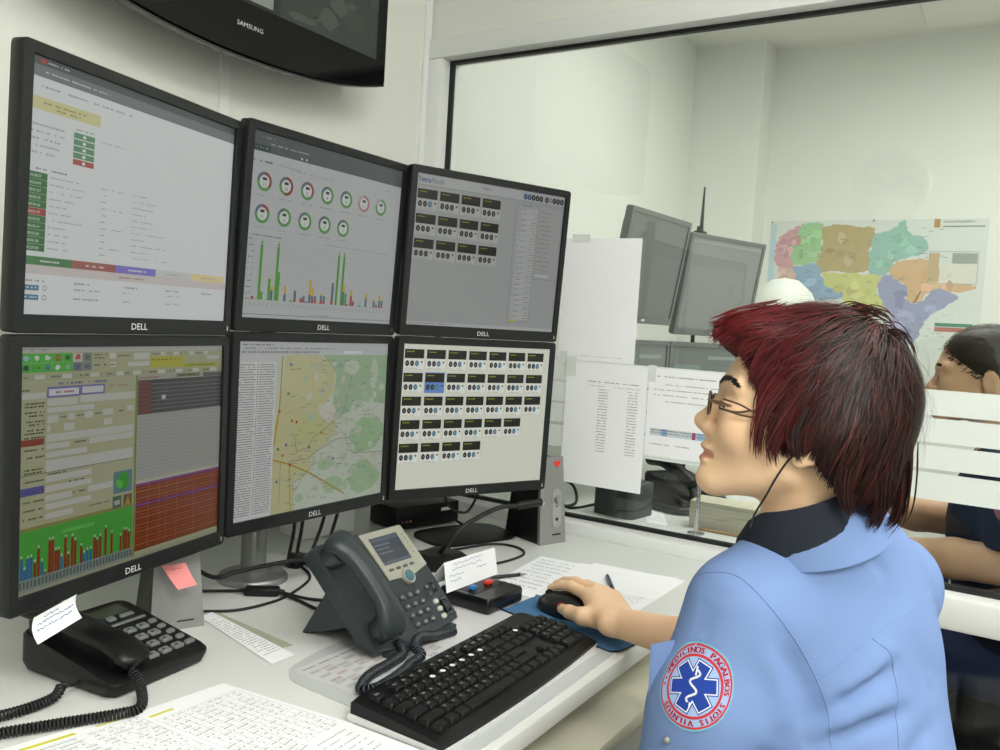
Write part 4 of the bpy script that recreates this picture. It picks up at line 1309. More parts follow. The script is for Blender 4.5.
for lb, x, y, z0, x2, y2 in (('black cable dropping behind the lower middle monitor, first from the pole', 1.185, 1.2, .93, 1.19, 1.215), ('black cable dropping behind the lower middle monitor, second from the pole', 1.21, 1.2, .93, 1.205, 1.21),
                             ('black cable dropping slantwise behind the lower middle monitor', 1.27, 1.19, .93, 1.235, 1.2), ('black cable slanting down behind the grey telephone', 1.32, 1.19, .93, 1.255, 1.18)):
    cable(lb, [(x, y, z0), (x * .6 + x2 * .4, y, .85), (x2, y2, .78), (x2 + .03, y2 + .03, .7545), (x2 + .09, y2 + .08, .754)], .0035)
cable('black cable loop hanging from the nearest lower monitor behind the telephone', [(.72, 1.17, .95), (.752, 1.205, .87), (.766, 1.215, .838), (.782, 1.21, .838), (.792, 1.195, .87), (.80, 1.185, .95)], .0035)
sd = thing('cable_plug', 'black plug bundle lying on the desk behind the stand foot', 'plug', (1.235, 1.235, DESK), R(20))
MB().box((0, 0, .011), (.05, .026, .022), .004).build('plug_body', M_BLACKP, sd); MB().cyl((.025, 0, .011), (.045, 0, .011), .006, .004, 10).build('strain_relief', M_RUBBER, sd)
sc = thing('saucer', 'small white dish behind the round stand foot', 'dish', (1.20, 1.29, DESK))
MB().lathe([(.025, 0), (.028, .003), (.045, .009), (.046, .010), (.028, .005), (.001, .004)], 32).build('dish', M_FRAME, sc)
# microphone on a gooseneck
gm = thing('gooseneck_microphone', 'black gooseneck microphone rising behind the grey telephone', 'microphone', (1.44, 1.03, DESK))
gp = lambda x, y, z: (x - 1.44, y - 1.03, z - DESK)
MB().rings([[(x, y, z) for x, y in rrect(w_, h_, .012)] for w_, h_, z in ((.10, .09, 0), (.10, .09, .018), (.08, .07, .028))]).build('base', M_BLACKP, gm)
MB().tube(spl([gp(1.44, 1.03, .775), gp(1.43, 1.0, .81), gp(1.455, .975, .845), gp(1.55, .962, .866), gp(1.60, .94, .868)], 8), .0052, 10).build('gooseneck', M_RUBBER, gm, smooth=80)
MB().tube([gp(1.595, .941, .868), gp(1.60, .939, .868), gp(1.65, .911, .873)], [.006, .0085, .0085], 14).build('capsule', M_BLACKP, gm)
MB().tube([gp(1.65, .911, .873), gp(1.655, .908, .8735)], [.0088, .0075], 14).build('tip', M_CHROME, gm)
cable('black cable loop lying before the silver speaker by the glass', [(1.50, 1.10, .753), (1.56, 1.07, .753), (1.656, 1.037, .753), (1.675, .985, .753), (1.64, .94, .753), (1.57, .935, .753), (1.50, .95, .753), (1.46, .96, .753)], .0028)
cable('black cable running under the lower monitor beside the glass', [(1.40, 1.15, .7530), (1.48, 1.12, .7530), (1.52, 1.065, .7530), (1.6, 1.12, .7600), (1.70, 1.15, .766), (1.74, 1.2, .766)], .0032)
cable('black cable arching behind the lower monitor beside the glass', [(1.52, 1.10, .93), (1.53, 1.08, .86), (1.56, 1.06, .838), (1.60, 1.06, .85), (1.64, 1.05, .93)], .003)
pb = thing('black_base_plate', 'flat black base plate under the lower monitor beside the glass', 'base plate', (1.68, 1.13, DESK), R(-20))
MB().rings([[(x, y, z) for x, y in rrect(w_, h_, .05, 6)] for w_, h_, z in ((.24, .15, 0), (.24, .15, .006), (.20, .11, .014))]).build('plate', M_BLACKP, pb)
dv = thing('network_box', 'black network box with small logo behind the grey telephone', 'network box', (1.70, 1.30, DESK + .0005), R(-14))
MB().box((0, 0, .03), (.2, .11, .055), .005).build('case', M_BLACKP, dv)
MB().box((.055, -.0553, .04), (.03, .0008, .008)).build('logo', M_KEYW, dv)
for k in range(3):
    MB().box((-.08 + k * .012, -.0556, .02), (.006, .001, .005)).build('indicator', mat(['led_red', 'led_blue', 'led_orange'][k], ['C23A2A', '3A7AB8', 'C8792A'][k], rough=.3), dv)
wb = thing('white_box', 'small white cardboard box behind the grey telephone', 'box', (1.46, 1.40, DESK + .0003), R(-8))
MB().box((0, 0, .04), (.15, .09, .08), .003).build('carton', M_FRAME, wb)
MB().box((0, 0, .0806), (.152, .03, .0012)).build('tape', mat('clear_tape', 'CFD2CC', rough=.25), wb)

# ---- television on the wall
tv = thing('television', 'black flat television on the wall above the monitors', 'television', (1.168, 1.364, 1.757))
def tvo(ins=0.):
    w_, top = .41 - ins, .52 - ins
    pts = []
    for k in range(25):
        x = -w_ + 2 * w_ * k / 24
        pts.append((x, .056 * (abs(x) / .41) ** 2.2 + ins))
    r_ = .012
    pts += [(w_, top - r_), (w_ - r_, top), (-w_ + r_, top), (-w_, top - r_)]
    return pts
MB().rings([[(x, .05, z) for x, z in tvo(.02)], [(x, .03, z) for x, z in tvo()], [(x, .006, z) for x, z in tvo()], [(x, 0, z) for x, z in tvo(.004)]]).build('cabinet', M_GLOSSB, tv)
MB().rings([[(x, y, z) for x, z in rpoly(-.3, .1, .3, .45, .03)] for y in (.05, .09)]).build('back_cover', M_BLACKP, tv)
MB().box((0, .112, .26), (.3, .046, .2), .004).build('wall_bracket', M_GREYM, tv)
c = Canvas(.746, .40)
c.clip = True
c.rect(0, 0, 1, 1, '353B37', 0)
r2 = random.Random(3)
for k in range(60):
    c.poly(blob(r2.uniform(.3, .98), r2.uniform(.1, .97), r2.uniform(.02, .07), r2.uniform(.02, .06), 9, .3, k), r2.choice(['3A413C', '424A44', '353C37', '4A524B']), 1 + k % 4)
c.rect(.03, .45, .60, .995, '232824', 6); c.rect(.42, .86, .575, .985, '8E958A', 7); c.rect(.05, .5, .4, .9, '3A423C', 7)
c.build('screen', attr_mat('screen_tv', rough=.08, emit=.5, base=.2), lambda x, y, L: (-.373 + x * .746, -.0004 - L * .00012, .104 + (1 - y) * .40), tv)
c = Canvas(.12, .02)
c.text('SAMSUNG', .5, .8, .0088, 'C9CCCC', 1, 1.15, 'c')
c.build('logo', LOGO_MAT, lambda x, y, L: (-.06 + x * .12, -.0008, .052 + (1 - y) * .02), tv)
lp = tvo()[:25]
MB().rings([[(x, y, z + dz) for x, z in lp] + [(x, y, z + dz - .004) for x, z in lp[::-1]] for y, dz in ((.003, 0), (.018, 0))]).build('bottom_lip', mat('clear_lip', '2C2F2E', rough=.08, noise=.01), tv)

# ---- sheets taped to the glass
def glass_sheet(label, y0, y1, z0, z1, draw, tapes):
    x_ = XG - .0062
    t = thing('paper_sheet', label, 'paper', (x_, (y0 + y1) / 2, z0), group='sheets taped to the glass partition')
    w_, h_ = y0 - y1, z1 - z0
    vs, n = [], 6
    mb = MB()
    mb.rings([[(x, y, z) for y, z in ((w_ / 2, 0), (w_ / 2, h_), (-w_ / 2, h_), (-w_ / 2, 0))] for x in (0, -.0005)])
    mb.build('sheet', M_PAPER, t, smooth=0)
    c = Canvas(w_, h_)
    draw(c)
    if c.v:
        c.build('printing', M_PRINT, lambda x, y, L: (-.0007 - L * .0001, w_ / 2 - x * w_, h_ * (1 - y)), t)
    for (ty, tz, tw, th) in tapes:
        MB().box((-.0009, ty, tz), (.0006, tw, th)).build('tape', mat('tape', 'DDE3E0', rough=.3), t)
def pr_cols(c):
    c.words(.28, .15, .9, .009, '77797C', 1)
    c.words(.28, .185, .5, .006, '97999C', 1); c.words(.6, .185, .92, .006, '97999C', 1)
    for k in range(23):
        for x in (.42, .78):
            c.words(x, .21 + k * .0225, x + .12, .009, '8E9094', 1, .9)
def pr_let(c):
    c.words(.05, .08, .95, .016, '85878A', 1)
    for k in range(3):
        c.words(.05 + .1 * (k == 0), .17 + k * .06, .95 - .2 * (k == 2), .014, '9A9C9F', 1)
    c.words(.15, .36, .9, .014, '9A9C9F', 1)
    c.words(.6, .58, .95, .012, '77797C', 1); c.words(.6, .62, .85, .012, '77797C', 1)
    c.rect(.04, .68, .95, .76, 'CBD3DA', 1)
    for x, w_, col in ((.14, .05, '8FB2D2'), (.4, .03, 'A8447A'), (.44, .07, '9CBBD8'), (.75, .08, '86AED4'), (.9, .05, 'B4C6D6')):
        c.rect(x, .68, x + w_, .76, col, 2)
    for k in range(10):
        c.words(.05, .69 + .03 * (k % 2), .94, .012, '7C8086', 3, .4)
    c.words(.04, .85, .38, .014, '8E9094', 1)
glass_sheet('blank white sheet taped highest on the glass partition', 1.050, .838, 1.183, 1.492, lambda c: c.words(.3, .955, .85, .008, 'C2C5C8', 1), [(.09, .006, .02, .03), (.06, .309, .05, .02)])
glass_sheet('white sheet with two printed columns taped to the glass, lowest of three', 1.022, .798, .868, 1.1815, pr_cols, [(.1, .30, .03, .05)])
glass_sheet('printed sheet with a coloured row taped to the glass beside the seated person', .796, .50, .966, 1.1795, pr_let, [(.14, .2, .02, .04)])

# ================================================================== THE ROOM BEHIND THE GLASS
db = thing('desk', 'white desk behind the glass partition with grey monitors', 'desk', (3.0, .95, 0))
def bpart(name, a, b, material, bev=.002):
    return MB().span((a[0] - 3, a[1] - .95, a[2]), (b[0] - 3, b[1] - .95, b[2]), bev).build(name, material, db)
bpart('desktop', (2.01, .42, DESK - .028), (3.55, YW - .002, DESK), M_WHITE)
bpart('side_panel', (2.03, .45, 0), (2.055, 1.48, DESK - .029), M_WHITE)
bpart('side_panel', (3.51, .45, 0), (3.535, 1.48, DESK - .029), M_WHITE)
M_BEZG = mat('grey_bezel', '6C706F', rough=.4, noise=.04)
BEZB = BEZEL.copy(); BEZB.materials.clear(); BEZB.materials.append(M_BEZG)
M_GLARE = attr_mat('screen_off', rough=.22, emit=.35, base=.6)  # reflected glare put into the screen greys and a faint glow
def mon_b(label, tl, tr, tilt_, ztop, draw):
    v = Vector((tr[0] - tl[0], tr[1] - tl[1], 0))
    yw = math.atan2(v.y, v.x)
    c_ = Vector(((tl[0] + tr[0]) / 2, (tl[1] + tr[1]) / 2, ztop))
    M = Matrix.Translation(c_) @ Matrix.Rotation(yw, 4, 'Z') @ Matrix.Rotation(R(tilt_), 4, 'X') @ Matrix.Translation((0, 0, -MH))
    root = thing('monitor', label, 'monitor', M=M, group='grey monitors behind the glass')
    link('bezel', BEZB, M_BEZG, root); link('back_housing', HOUSING, M_BLACKP, root); link('vent_grille', VENT, M_RUBBER, root)
    c = Canvas(SW, SH); draw(c)
    c.build('screen', M_GLARE, lambda x, y, L: (SX0 + x * SW, .0042 - L * .00012, SZ0 + (1 - y) * SH), root)
    MB().box((0, -.0004, .011), (.022, .0008, .007)).build('logo', M_KEYW, root)
    return root
sb1 = lambda c: c.rect(0, 0, 1, 1, '6A6E6D', 0)
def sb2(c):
    c.rect(0, 0, 1, 1, '8A8E8C', 0); c.rect(0, 0, 1, .05, '9A9E9C', 1)  # lighter greys paint the glare on this screen
def sb3(c):
    c.rect(0, 0, 1, 1, '6E7472', 0); c.rect(.05, .2, .4, .6, '7C8A88', 1); c.rect(.5, .1, .9, .14, '8C9290', 1); c.words(.5, .3, .9, .02, '8C9290', 1)
mon_b('upper grey monitor behind the glass, nearer the pinned blank sheet', (2.27, 1.012), (2.672, .982), 9, 1.625, sb1)
mon_b('upper grey monitor behind the glass with a bright reflection above the seated person', (2.676, .98), (3.058, .845), 9, 1.598, sb2)
mon_b('lower grey monitor behind the glass, beneath the first upper one', (2.27, 1.06), (2.672, 1.03), 0, 1.24, sb3)
mon_b('lower grey monitor behind the glass, just over the forehead of the seated person', (2.676, 1.028), (3.058, .893), 0, 1.24, sb3)
sb = thing('monitor_stand', 'grey monitor stand behind the glass partition', 'monitor stand', (2.68, 1.18, DESK))
MB().lathe([(.09, 0), (.09, .008), (.03, .016), (.001, .016)], 32).build('foot', M_GREYM, sb)
MB().cyl((0, 0, .012), (0, 0, .8), .022, n=20).build('pole', M_GREYM, sb)
for zz in (.3, .66):
    MB().tube([(-.2, -.06, zz), (0, 0, zz), (.2, -.12, zz)], .015, 10).build('crossbar', M_GREYM, sb)
an = thing('antenna_stand', 'thin black radio antenna rising above the grey monitors behind the glass', 'antenna', (2.885, 1.03, DESK))
MB().lathe([(.05, 0), (.05, .01), (.012, .02), (.001, .02)], 20).build('foot', M_BLACKP, an)
MB().cyl((0, 0, .015), (0, 0, .82), .007, n=10).build('mast', M_RUBBER, an)
MB().rings([[(x, y, z) for x, y in rrect(.06 * s_, .04 * s_, .006)] for s_, z in ((1, .80), (1, .86), (.8, .875))]).build('radio_head', M_BLACKP, an)
MB().cyl((-.02, 0, .87), (-.02, 0, .89), .006, n=10).build('knob', M_RUBBER, an)
MB().tube([(.008, 0, .87), (.008, 0, .905), (.012, 0, 1.03)], [.008, .006, .0028], 10).build('aerial', M_RUBBER, an)
lm = thing('table_lamp', 'white round lamp shade behind the glass above the seated person', 'lamp', (3.36, .848, DESK))
MB().lathe([(.07, 0), (.07, .012), (.012, .022), (.001, .022)], 28).build('foot', M_FRAME, lm)
MB().cyl((0, 0, .015), (0, 0, .62), .008, n=10).build('stem', M_FRAME, lm)
MB().lathe([(.145, .55), (.147, .55), (.135, .62), (.10, .70), (.05, .745), (.001, .755)], 32).build('shade', mat('lamp_shade', 'CDD1CA', rough=.6), lm, smooth=60)
# small things on that desk
sk = thing('desktop_speaker', 'dark grey speaker lying behind the glass below the printed columns', 'speaker', (2.215, .958, DESK + .0003), R(-9))
MB().rings([[(x, y, z) for x, y in rpoly(-.06, -.065, .06, .065, .016)] for z in (0, .092)]).build('cabinet', mat('speaker_dark', '4A4D4C', rough=.6, noise=.08, nscale=300), sk)
MB().box((-.061, 0, .046), (.003, .1, .075), .001, 1).build('grille', mat('speaker_cloth', '3C3F3E', rough=.9, bump=.3, bscale=2000), sk)
bph = thing('corded_phone', 'black telephone behind the glass with tangled cord', 'telephone', (2.50, .88, DESK + .0003), R(-30))
MB().rings(wedge(-.09, .09, -.1, .1, .03, .085, 0)).build('body', M_BLACKP, bph)
MB().tube(spl([(-.055, .11, .12), (-.06, .04, .125), (-.055, -.03, .105), (-.05, -.09, .075)], 5), .02, 12).build('handset', M_BLACKP, bph, smooth=70)
for j in range(4):
    for i in range(3):
        MB().box((.0 + i * .025, -.06 + j * .025, .046 + j * .0069), (.017, .015, .008), .002, 1).build('key', M_RUBBER, bph)
MB().tube(spl([(-.05, -.09, .06), (-.07, -.14, .012), (-.03, -.2, .012), (.06, -.2, .012), (.05, -.14, .012), (-.06, -.16, .012), (-.14, -.12, .012), (-.16, -.02, .012)], 8), .011, 8).build('cord', M_RUBBER, bph, smooth=80)
sheet('paper_sheet', 'small printed sheet on the desk behind the glass', [(2.42, .99), (2.42, .93), (2.16, .80), (2.16, .86)], DESK + .0003, lambda c: [c.words(.1, .1 + k * .1, .9, .03, 'A6B0C0', 1) for k in range(8)])
cb = thing('notepad_block', 'cream block of notepaper on the desk behind the glass', 'notepad', (2.26, .668, DESK + .0003), R(1))
MB().box((0, 0, .036), (.10, .19, .072), .002).build('block', mat('cream_paper', 'D8D4BE', rough=.85, noise=.05, nscale=200), cb)
for k in range(6):
    MB().box((-.0505, 0, .008 + k * .011), (.0006, .186, .0008)).build('sheet_edge', mat('paper_edge', 'B5B19C', rough=.9), cb)
rd = thing('chrome_rod_stand', 'slim chrome rod standing on the desk behind the glass', 'rod stand', (2.135, .715, DESK))
MB().lathe([(.022, 0), (.022, .004), (.006, .007), (.001, .007)], 20).build('foot', M_CHROME, rd); MB().cyl((0, 0, .004), (0, 0, .19), .0055, n=14).build('rod', M_CHROME, rd)
pc = thing('pencil', 'yellowish pencil lying on the desk behind the glass', 'pencil', (2.185, .64, DESK + .0003))
MB().tube([(-.0, .085, .0036), (-.0, -.07, .0036)], .0036, 6).build('barrel', mat('pencil_yellow', 'B8935A', rough=.5), pc); MB().tube([(0, -.07, .0036), (0, -.088, .0036)], [.0036, .0006], 6).build('tip', M_RUBBER, pc)
cable('black cable bundle behind the glass near the heart sticker', [(2.12, 1.12, .7535), (2.2, 1.1, .76), (2.25, 1.14, .80), (2.2, 1.18, .82), (2.12, 1.15, .79), (2.15, 1.09, .7545), (2.26, 1.06, .754)], .0045)

# wall map
mx0, mz0, mw_, mh_ = 1.132, 1.829, .907, .735
wm = thing('wall_map', 'coloured regional map pinned to the far wall behind the glass', 'map', (XF - .0022, mx0 - mw_ / 2, mz0 - mh_))
MB().box((.0008, 0, mh_ / 2), (.0012, mw_, mh_)).build('sheet', mat('map_paper', 'D3D9D4', rough=.6), wm)
c = Canvas(mw_, mh_)
regs = [('CFA3AA', [(265, 285), (210, 310), (165, 345), (148, 400), (150, 440), (185, 475), (235, 465), (215, 400), (225, 355), (262, 335)]), ('9FC79A', [(265, 285), (320, 280), (348, 300), (345, 350), (340, 400), (325, 445), (235, 455), (215, 400), (225, 355)]),
        ('B5A67C', [(348, 300), (400, 290), (480, 300), (545, 305), (555, 360), (535, 390), (540, 470), (480, 490), (400, 480), (350, 490), (325, 460), (340, 400)]), ('97BDB4', [(555, 330), (620, 310), (660, 275), (690, 330), (740, 345), (745, 400), (640, 440), (625, 470), (590, 495), (540, 495), (540, 400)]),
        ('94AEC9', [(235, 470), (325, 450), (350, 490), (380, 540), (440, 560), (445, 590), (330, 600), (245, 580), (205, 545)]), ('D2B2A8', [(165, 470), (230, 470), (245, 520), (205, 545), (180, 530)]), ('C6C987', [(350, 490), (480, 490), (590, 500), (580, 560), (620, 640), (560, 645), (470, 640), (440, 560), (380, 540)]),
        ('CFAE8A', [(640, 440), (745, 430), (860, 500), (940, 535), (860, 555), (770, 560), (740, 600), (695, 590), (690, 540), (625, 490)]), ('9B9FBE', [(590, 500), (625, 495), (690, 540), (695, 590), (740, 600), (800, 540), (860, 560), (880, 575), (830, 620), (790, 640), (760, 690), (740, 745), (700, 780), (640, 760), (600, 740), (640, 680), (620, 630), (585, 560)]),
        ('A5A2BC', [(600, 740), (700, 780), (690, 830), (620, 850), (560, 800)])]
cv = lambda p: ((p[0] - 125) / 840, (p[1] - 272) / 660)
c.rect(0, .02, .028, .5, 'B9CFDA', 1)
for k, (col, pts) in enumerate(regs):
    P2 = [tuple(p[:2]) for p in spl([(*cv(p), 0) for p in pts + [pts[0]]], 7)[:-1]]
    P2 = [(x + random.Random(k * 99 + i).uniform(-.008, .008), y + random.Random(k * 77 + i).uniform(-.006, .006)) for i, (x, y) in enumerate(P2)]
    c.poly(P2[::-1], col, 1 + k)
    base_ = [int(col[i:i + 2], 16) for i in (0, 2, 4)]
    for q in range(9):
        rq = random.Random(k * 31 + q); px_, py_ = rq.choice(pts), rq.choice(pts)
        cx_, cy_ = sum(p[0] for p in pts) / len(pts), sum(p[1] for p in pts) / len(pts)
        f_ = rq.uniform(.15, .62); xx, yy = cv((cx_ + (px_[0] - cx_) * f_, cy_ + (px_[1] - cy_) * f_)); sh_ = rq.choice([-16, -9, 10, 16])
        c.poly(blob(xx, yy, rq.uniform(.012, .03), rq.uniform(.015, .036), 11, .3, k * 50 + q), '%02X%02X%02X' % tuple(max(0, min(255, b_ + sh_ + rq.randint(-5, 5))) for b_ in base_), 11 + .2 * q)
for k in range(160):
    x, y = rng.uniform(.05, .85), rng.uniform(.04, .8)
    c.words(x, y, x + .022, .006, '7E8480', 14)
c.rect(.76, .2, .805, .37, 'BFA888', 12); c.rect(.86, .2, .965, .26, '9EA39C', 12); c.rect(.81, .27, .965, .38, 'D8D6CC', 12); c.frame(.76, .19, .97, .38, '9EA39C', .002, 13)
c.rect(.81, .61, .97, .63, '4F8A6A', 12); c.rect(.81, .635, .97, .66, 'B0736A', 12)
c.rect(.77, .0, .795, .05, 'B58A5A', 12); c.text('Lietuvos Respublikos', .81, .022, .011, '6E7470', 12, .9); c.rect(.81, .04, .985, .048, '8FA39A', 12)
c.build('printing', M_PRINT, lambda x, y, L: (-.0002 - L * .00006, mw_ / 2 - x * mw_, mh_ * (1 - y)), wm)
for y, z in ((.0, mh_ - .004), (mw_ / 2 - .004, mh_ - .006)):
    MB().ell((-.003, y, z), (.004, .004, .004), 6).build('pin', mat('brass_pin', '9A6A3A', rough=.3, metal=.6), wm)
# wall clock on the wall behind the viewer, which the glass mirrors faintly
ck = thing('wall_clock', 'round white wall clock mirrored faintly in the glass partition', 'clock', (XB + .002, .695, 2.053 - .19))
CM = Matrix.Translation((0, 0, .19)) @ Matrix.Rotation(R(90), 4, 'Y')
MB().lathe([(.187, 0), (.19, .01), (.188, .035), (.178, .04), (.165, .036), (.162, .02)], 48, CM).build('rim', mat('clock_rim', 'F4F6F6', rough=.2, metal=.75), ck, smooth=50)
MB().cyl((0, 0, .004), (0, 0, .02), .165, n=48, M=CM).build('face', M_FRAME, ck)
for k in range(12):
    a = R(30 * k)
    MB().box((.14 * math.cos(a), .14 * math.sin(a), .0205), (.025, .006, .001), M=CM, rot=Matrix.Rotation(0, 3, 'Z')).build('hour_mark', M_RUBBER, ck)
for L_, a, w_ in ((.085, 60, .008), (.125, -55, .006)):
    a = R(a)
    MB().tube([(0, 0, .0225), (-L_ * math.cos(a), L_ * math.sin(a), .0225)], w_ / 2, 6, CM).build('hand', M_RUBBER, ck)

# ================================================================== PEOPLE: signed distance fields meshed into one continuous surface
def smin(a, b, k):
    h = np.maximum(k - np.abs(a - b), 0) / k
    return np.minimum(a, b) - h * h * k / 4
class SDF:
    def __init__(s):
        s.ops = []
    def _box(s, lo, hi):
        return np.array(lo) - .07, np.array(hi) + .07
    def ell(s, c, r, k=.01, A=None, sub=False):
        c, r = np.array(c, float), np.array(r, float)
        A = np.eye(3) if A is None else np.array(A, float)
        m_ = r.max()
        def f(P):
            q = (P - c) @ A.T
            k0 = np.linalg.norm(q / r, axis=1)
            k1 = np.linalg.norm(q / (r * r), axis=1) + 1e-9
            return k0 * (k0 - 1) / k1
        s.ops.append((f, k, sub, *s._box(c - m_, c + m_)))
        return s
    def cone(s, a, b, ra, rb, k=.01, sub=False):
        a, b = np.array(a, float), np.array(b, float)
        m_ = max(ra, rb)
        ab = b - a
        l2 = ab @ ab + 1e-12
        def f(P):
            t = np.clip((P - a) @ ab / l2, 0, 1)
            return np.linalg.norm(P - a - t[:, None] * ab, axis=1) - (ra + (rb - ra) * t)
        s.ops.append((f, k, sub, *s._box(np.minimum(a, b) - m_, np.maximum(a, b) + m_)))
        return s
    def chain(s, pts, rs, k=.01, sub=False):
        for i in range(len(pts) - 1):
            s.cone(pts[i], pts[i + 1], rs[i], rs[i + 1], k, sub)
        return s
    def fold(s, pts, w, amp):
        """raise (amp > 0) or crease (amp < 0) the surface along a polyline"""
        pts = [np.array(p, float) for p in pts]
        def dist(P):
            d = np.full(len(P), 9.)
            for i in range(len(pts) - 1):
                ab = pts[i + 1] - pts[i]
                t = np.clip((P - pts[i]) @ ab / (ab @ ab + 1e-12), 0, 1)
                d = np.minimum(d, np.linalg.norm(P - pts[i] - t[:, None] * ab, axis=1))
            return d
        n_ = len(pts)
        def f(P):
            L = sum(np.linalg.norm(pts[i + 1] - pts[i]) for i in range(n_ - 1))
            e = np.minimum(np.linalg.norm(P - pts[0], axis=1), np.linalg.norm(P - pts[-1], axis=1))
            return -amp * np.exp(-(dist(P) / w) ** 2) * np.clip(e / (.25 * L) * .8 + .2, 0, 1)
        A_ = np.array(pts)
        s.ops.append((f, 'fold', False, A_.min(0) - 3 * w, A_.max(0) + 3 * w))
        return s
    def cut(s, f, lo, hi, k=.006):
        """remove where f(P) < 0 (f roughly a distance)"""
        s.ops.append((f, k, True, np.array(lo, float), np.array(hi, float)))
        return s
    def __call__(s, P):
        P = np.asarray(P, float)
        d = np.full(len(P), .2)
        for f, k, sub, lo, hi in s.ops:
            m_ = ((P > lo) & (P < hi)).all(1)
            if not m_.any():
                continue
            v = f(P[m_])
            if k == 'fold':
                d[m_] += v
            elif sub:
                d[m_] = -smin(-d[m_], v, k)
            else:
                d[m_] = smin(d[m_], v, k)
        return d
    def grad(s, P, e=8e-4):
        g = np.stack([s(P + np.eye(3)[i] * e) - s(P - np.eye(3)[i] * e) for i in range(3)], 1)
        return g / (np.linalg.norm(g, axis=1)[:, None] + 1e-12)
    def project(s, P, off=0., it=5):
        P = np.array(P, float)
        for _ in range(it):
            P = P - s.grad(P) * (s(P) - off)[:, None] * .9
        return P

def axis_grid(lo, hi, h, fine=()):
    out, x = [lo], lo
    while x < hi:
        st = h
        for a, b, hf in fine:
            if a <= x < b:
                st = min(st, hf)
        x += st
        out.append(x)
    return np.array(out)
def surface(sdf, xs, ys, zs):
    """naive surface nets on a rectilinear grid; only blocks near the surface are sampled"""
    B = 8
    def pad(a):
        n = (-len(a)) % B
        return np.concatenate([a, a[-1] + (a[-1] - a[-2]) * np.arange(1, n + 1)])
    xs, ys, zs = pad(xs), pad(ys), pad(zs)
    D = np.empty((len(xs), len(ys), len(zs)), np.float32)
    bx, by, bz = len(xs) // B, len(ys) // B, len(zs) // B
    cx, cy, cz = [a.reshape(-1, B).mean(1) for a in (xs, ys, zs)]
    hx, hy, hz = [(a.reshape(-1, B)[:, -1] - a.reshape(-1, B)[:, 0]) * .62 + .001 for a in (xs, ys, zs)]
    G = np.stack(np.meshgrid(cx, cy, cz, indexing='ij'), -1).reshape(-1, 3)
    Hd = np.sqrt(hx[:, None, None] ** 2 + hy[None, :, None] ** 2 + hz[None, None, :] ** 2).ravel()
    dc = sdf(G)
    D[:] = np.repeat(np.repeat(np.repeat(np.sign(dc).reshape(bx, by, bz), B, 0), B, 1), B, 2)
    act = np.nonzero(np.abs(dc) < Hd * 1.25 + .004)[0]
    for c0 in range(0, len(act), 600):
        idx = act[c0:c0 + 600]
        I, J, K = np.unravel_index(idx, (bx, by, bz))
        o = np.arange(B)
        X = xs.reshape(-1, B)[I][:, :, None, None] + np.zeros((1, B, B, B))
        Y = ys.reshape(-1, B)[J][:, None, :, None] + np.zeros((1, B, B, B))
        Z = zs.reshape(-1, B)[K][:, None, None, :] + np.zeros((1, B, B, B))
        v = sdf(np.stack([X, Y, Z], -1).reshape(-1, 3)).reshape(-1, B, B, B)
        for q in range(len(idx)):
            D[I[q] * B:I[q] * B + B, J[q] * B:J[q] * B + B, K[q] * B:K[q] * B + B] = v[q]
    S_ = D < 0
    n0 = np.zeros(tuple(k - 1 for k in D.shape), np.uint8)
    for a in (0, 1):
        for b in (0, 1):
            for c in (0, 1):
                n0 += S_[a:D.shape[0] - 1 + a, b:D.shape[1] - 1 + b, c:D.shape[2] - 1 + c]
    ci, cj, ck_ = np.nonzero((n0 > 0) & (n0 < 8))
    vid = np.full(n0.shape, -1, np.int32)
    vid[ci, cj, ck_] = np.arange(len(ci))
    acc = np.zeros((len(ci), 3)); cnt = np.zeros(len(ci))
    cor = [(a, b, c) for a in (0, 1) for b in (0, 1) for c in (0, 1)]
    for p in cor:
        for ax in range(3):
            if p[ax]:
                continue
            q = list(p); q[ax] = 1
            d0 = D[ci + p[0], cj + p[1], ck_ + p[2]].astype(float)
            d1 = D[ci + q[0], cj + q[1], ck_ + q[2]].astype(float)
            mk = (d0 < 0) != (d1 < 0)
            t = np.where(mk, d0 / (d0 - d1 + 1e-20), 0)
            P0 = np.stack([xs[ci + p[0]], ys[cj + p[1]], zs[ck_ + p[2]]], 1)
            P1 = np.stack([xs[ci + q[0]], ys[cj + q[1]], zs[ck_ + q[2]]], 1)
            acc += np.where(mk[:, None], P0 + (P1 - P0) * t[:, None], 0)
            cnt += mk
    V = acc / cnt[:, None]
    Fs = []
    for ax in range(3):
        sl0 = [slice(None)] * 3; sl1 = [slice(None)] * 3
        sl0[ax] = slice(0, -1); sl1[ax] = slice(1, None)
        a_, b_ = S_[tuple(sl0)], S_[tuple(sl1)]
        e = np.argwhere(a_ != b_)
        u, w_ = (ax + 1) % 3, (ax + 2) % 3
        e = e[(e[:, u] > 0) & (e[:, w_] > 0) & (e[:, u] < D.shape[u] - 1) & (e[:, w_] < D.shape[w_] - 1)]
        flip = a_[e[:, 0], e[:, 1], e[:, 2]]
        def cell(du, dw):
            q = e.copy(); q[:, u] -= du; q[:, w_] -= dw
            return vid[q[:, 0], q[:, 1], q[:, 2]]
        quad = np.stack([cell(1, 1), cell(0, 1), cell(0, 0), cell(1, 0)], 1)
        quad[~flip] = quad[~flip][:, ::-1]
        Fs.append(quad)
    F_ = np.concatenate(Fs)
    return V, F_[(F_ >= 0).all(1)]

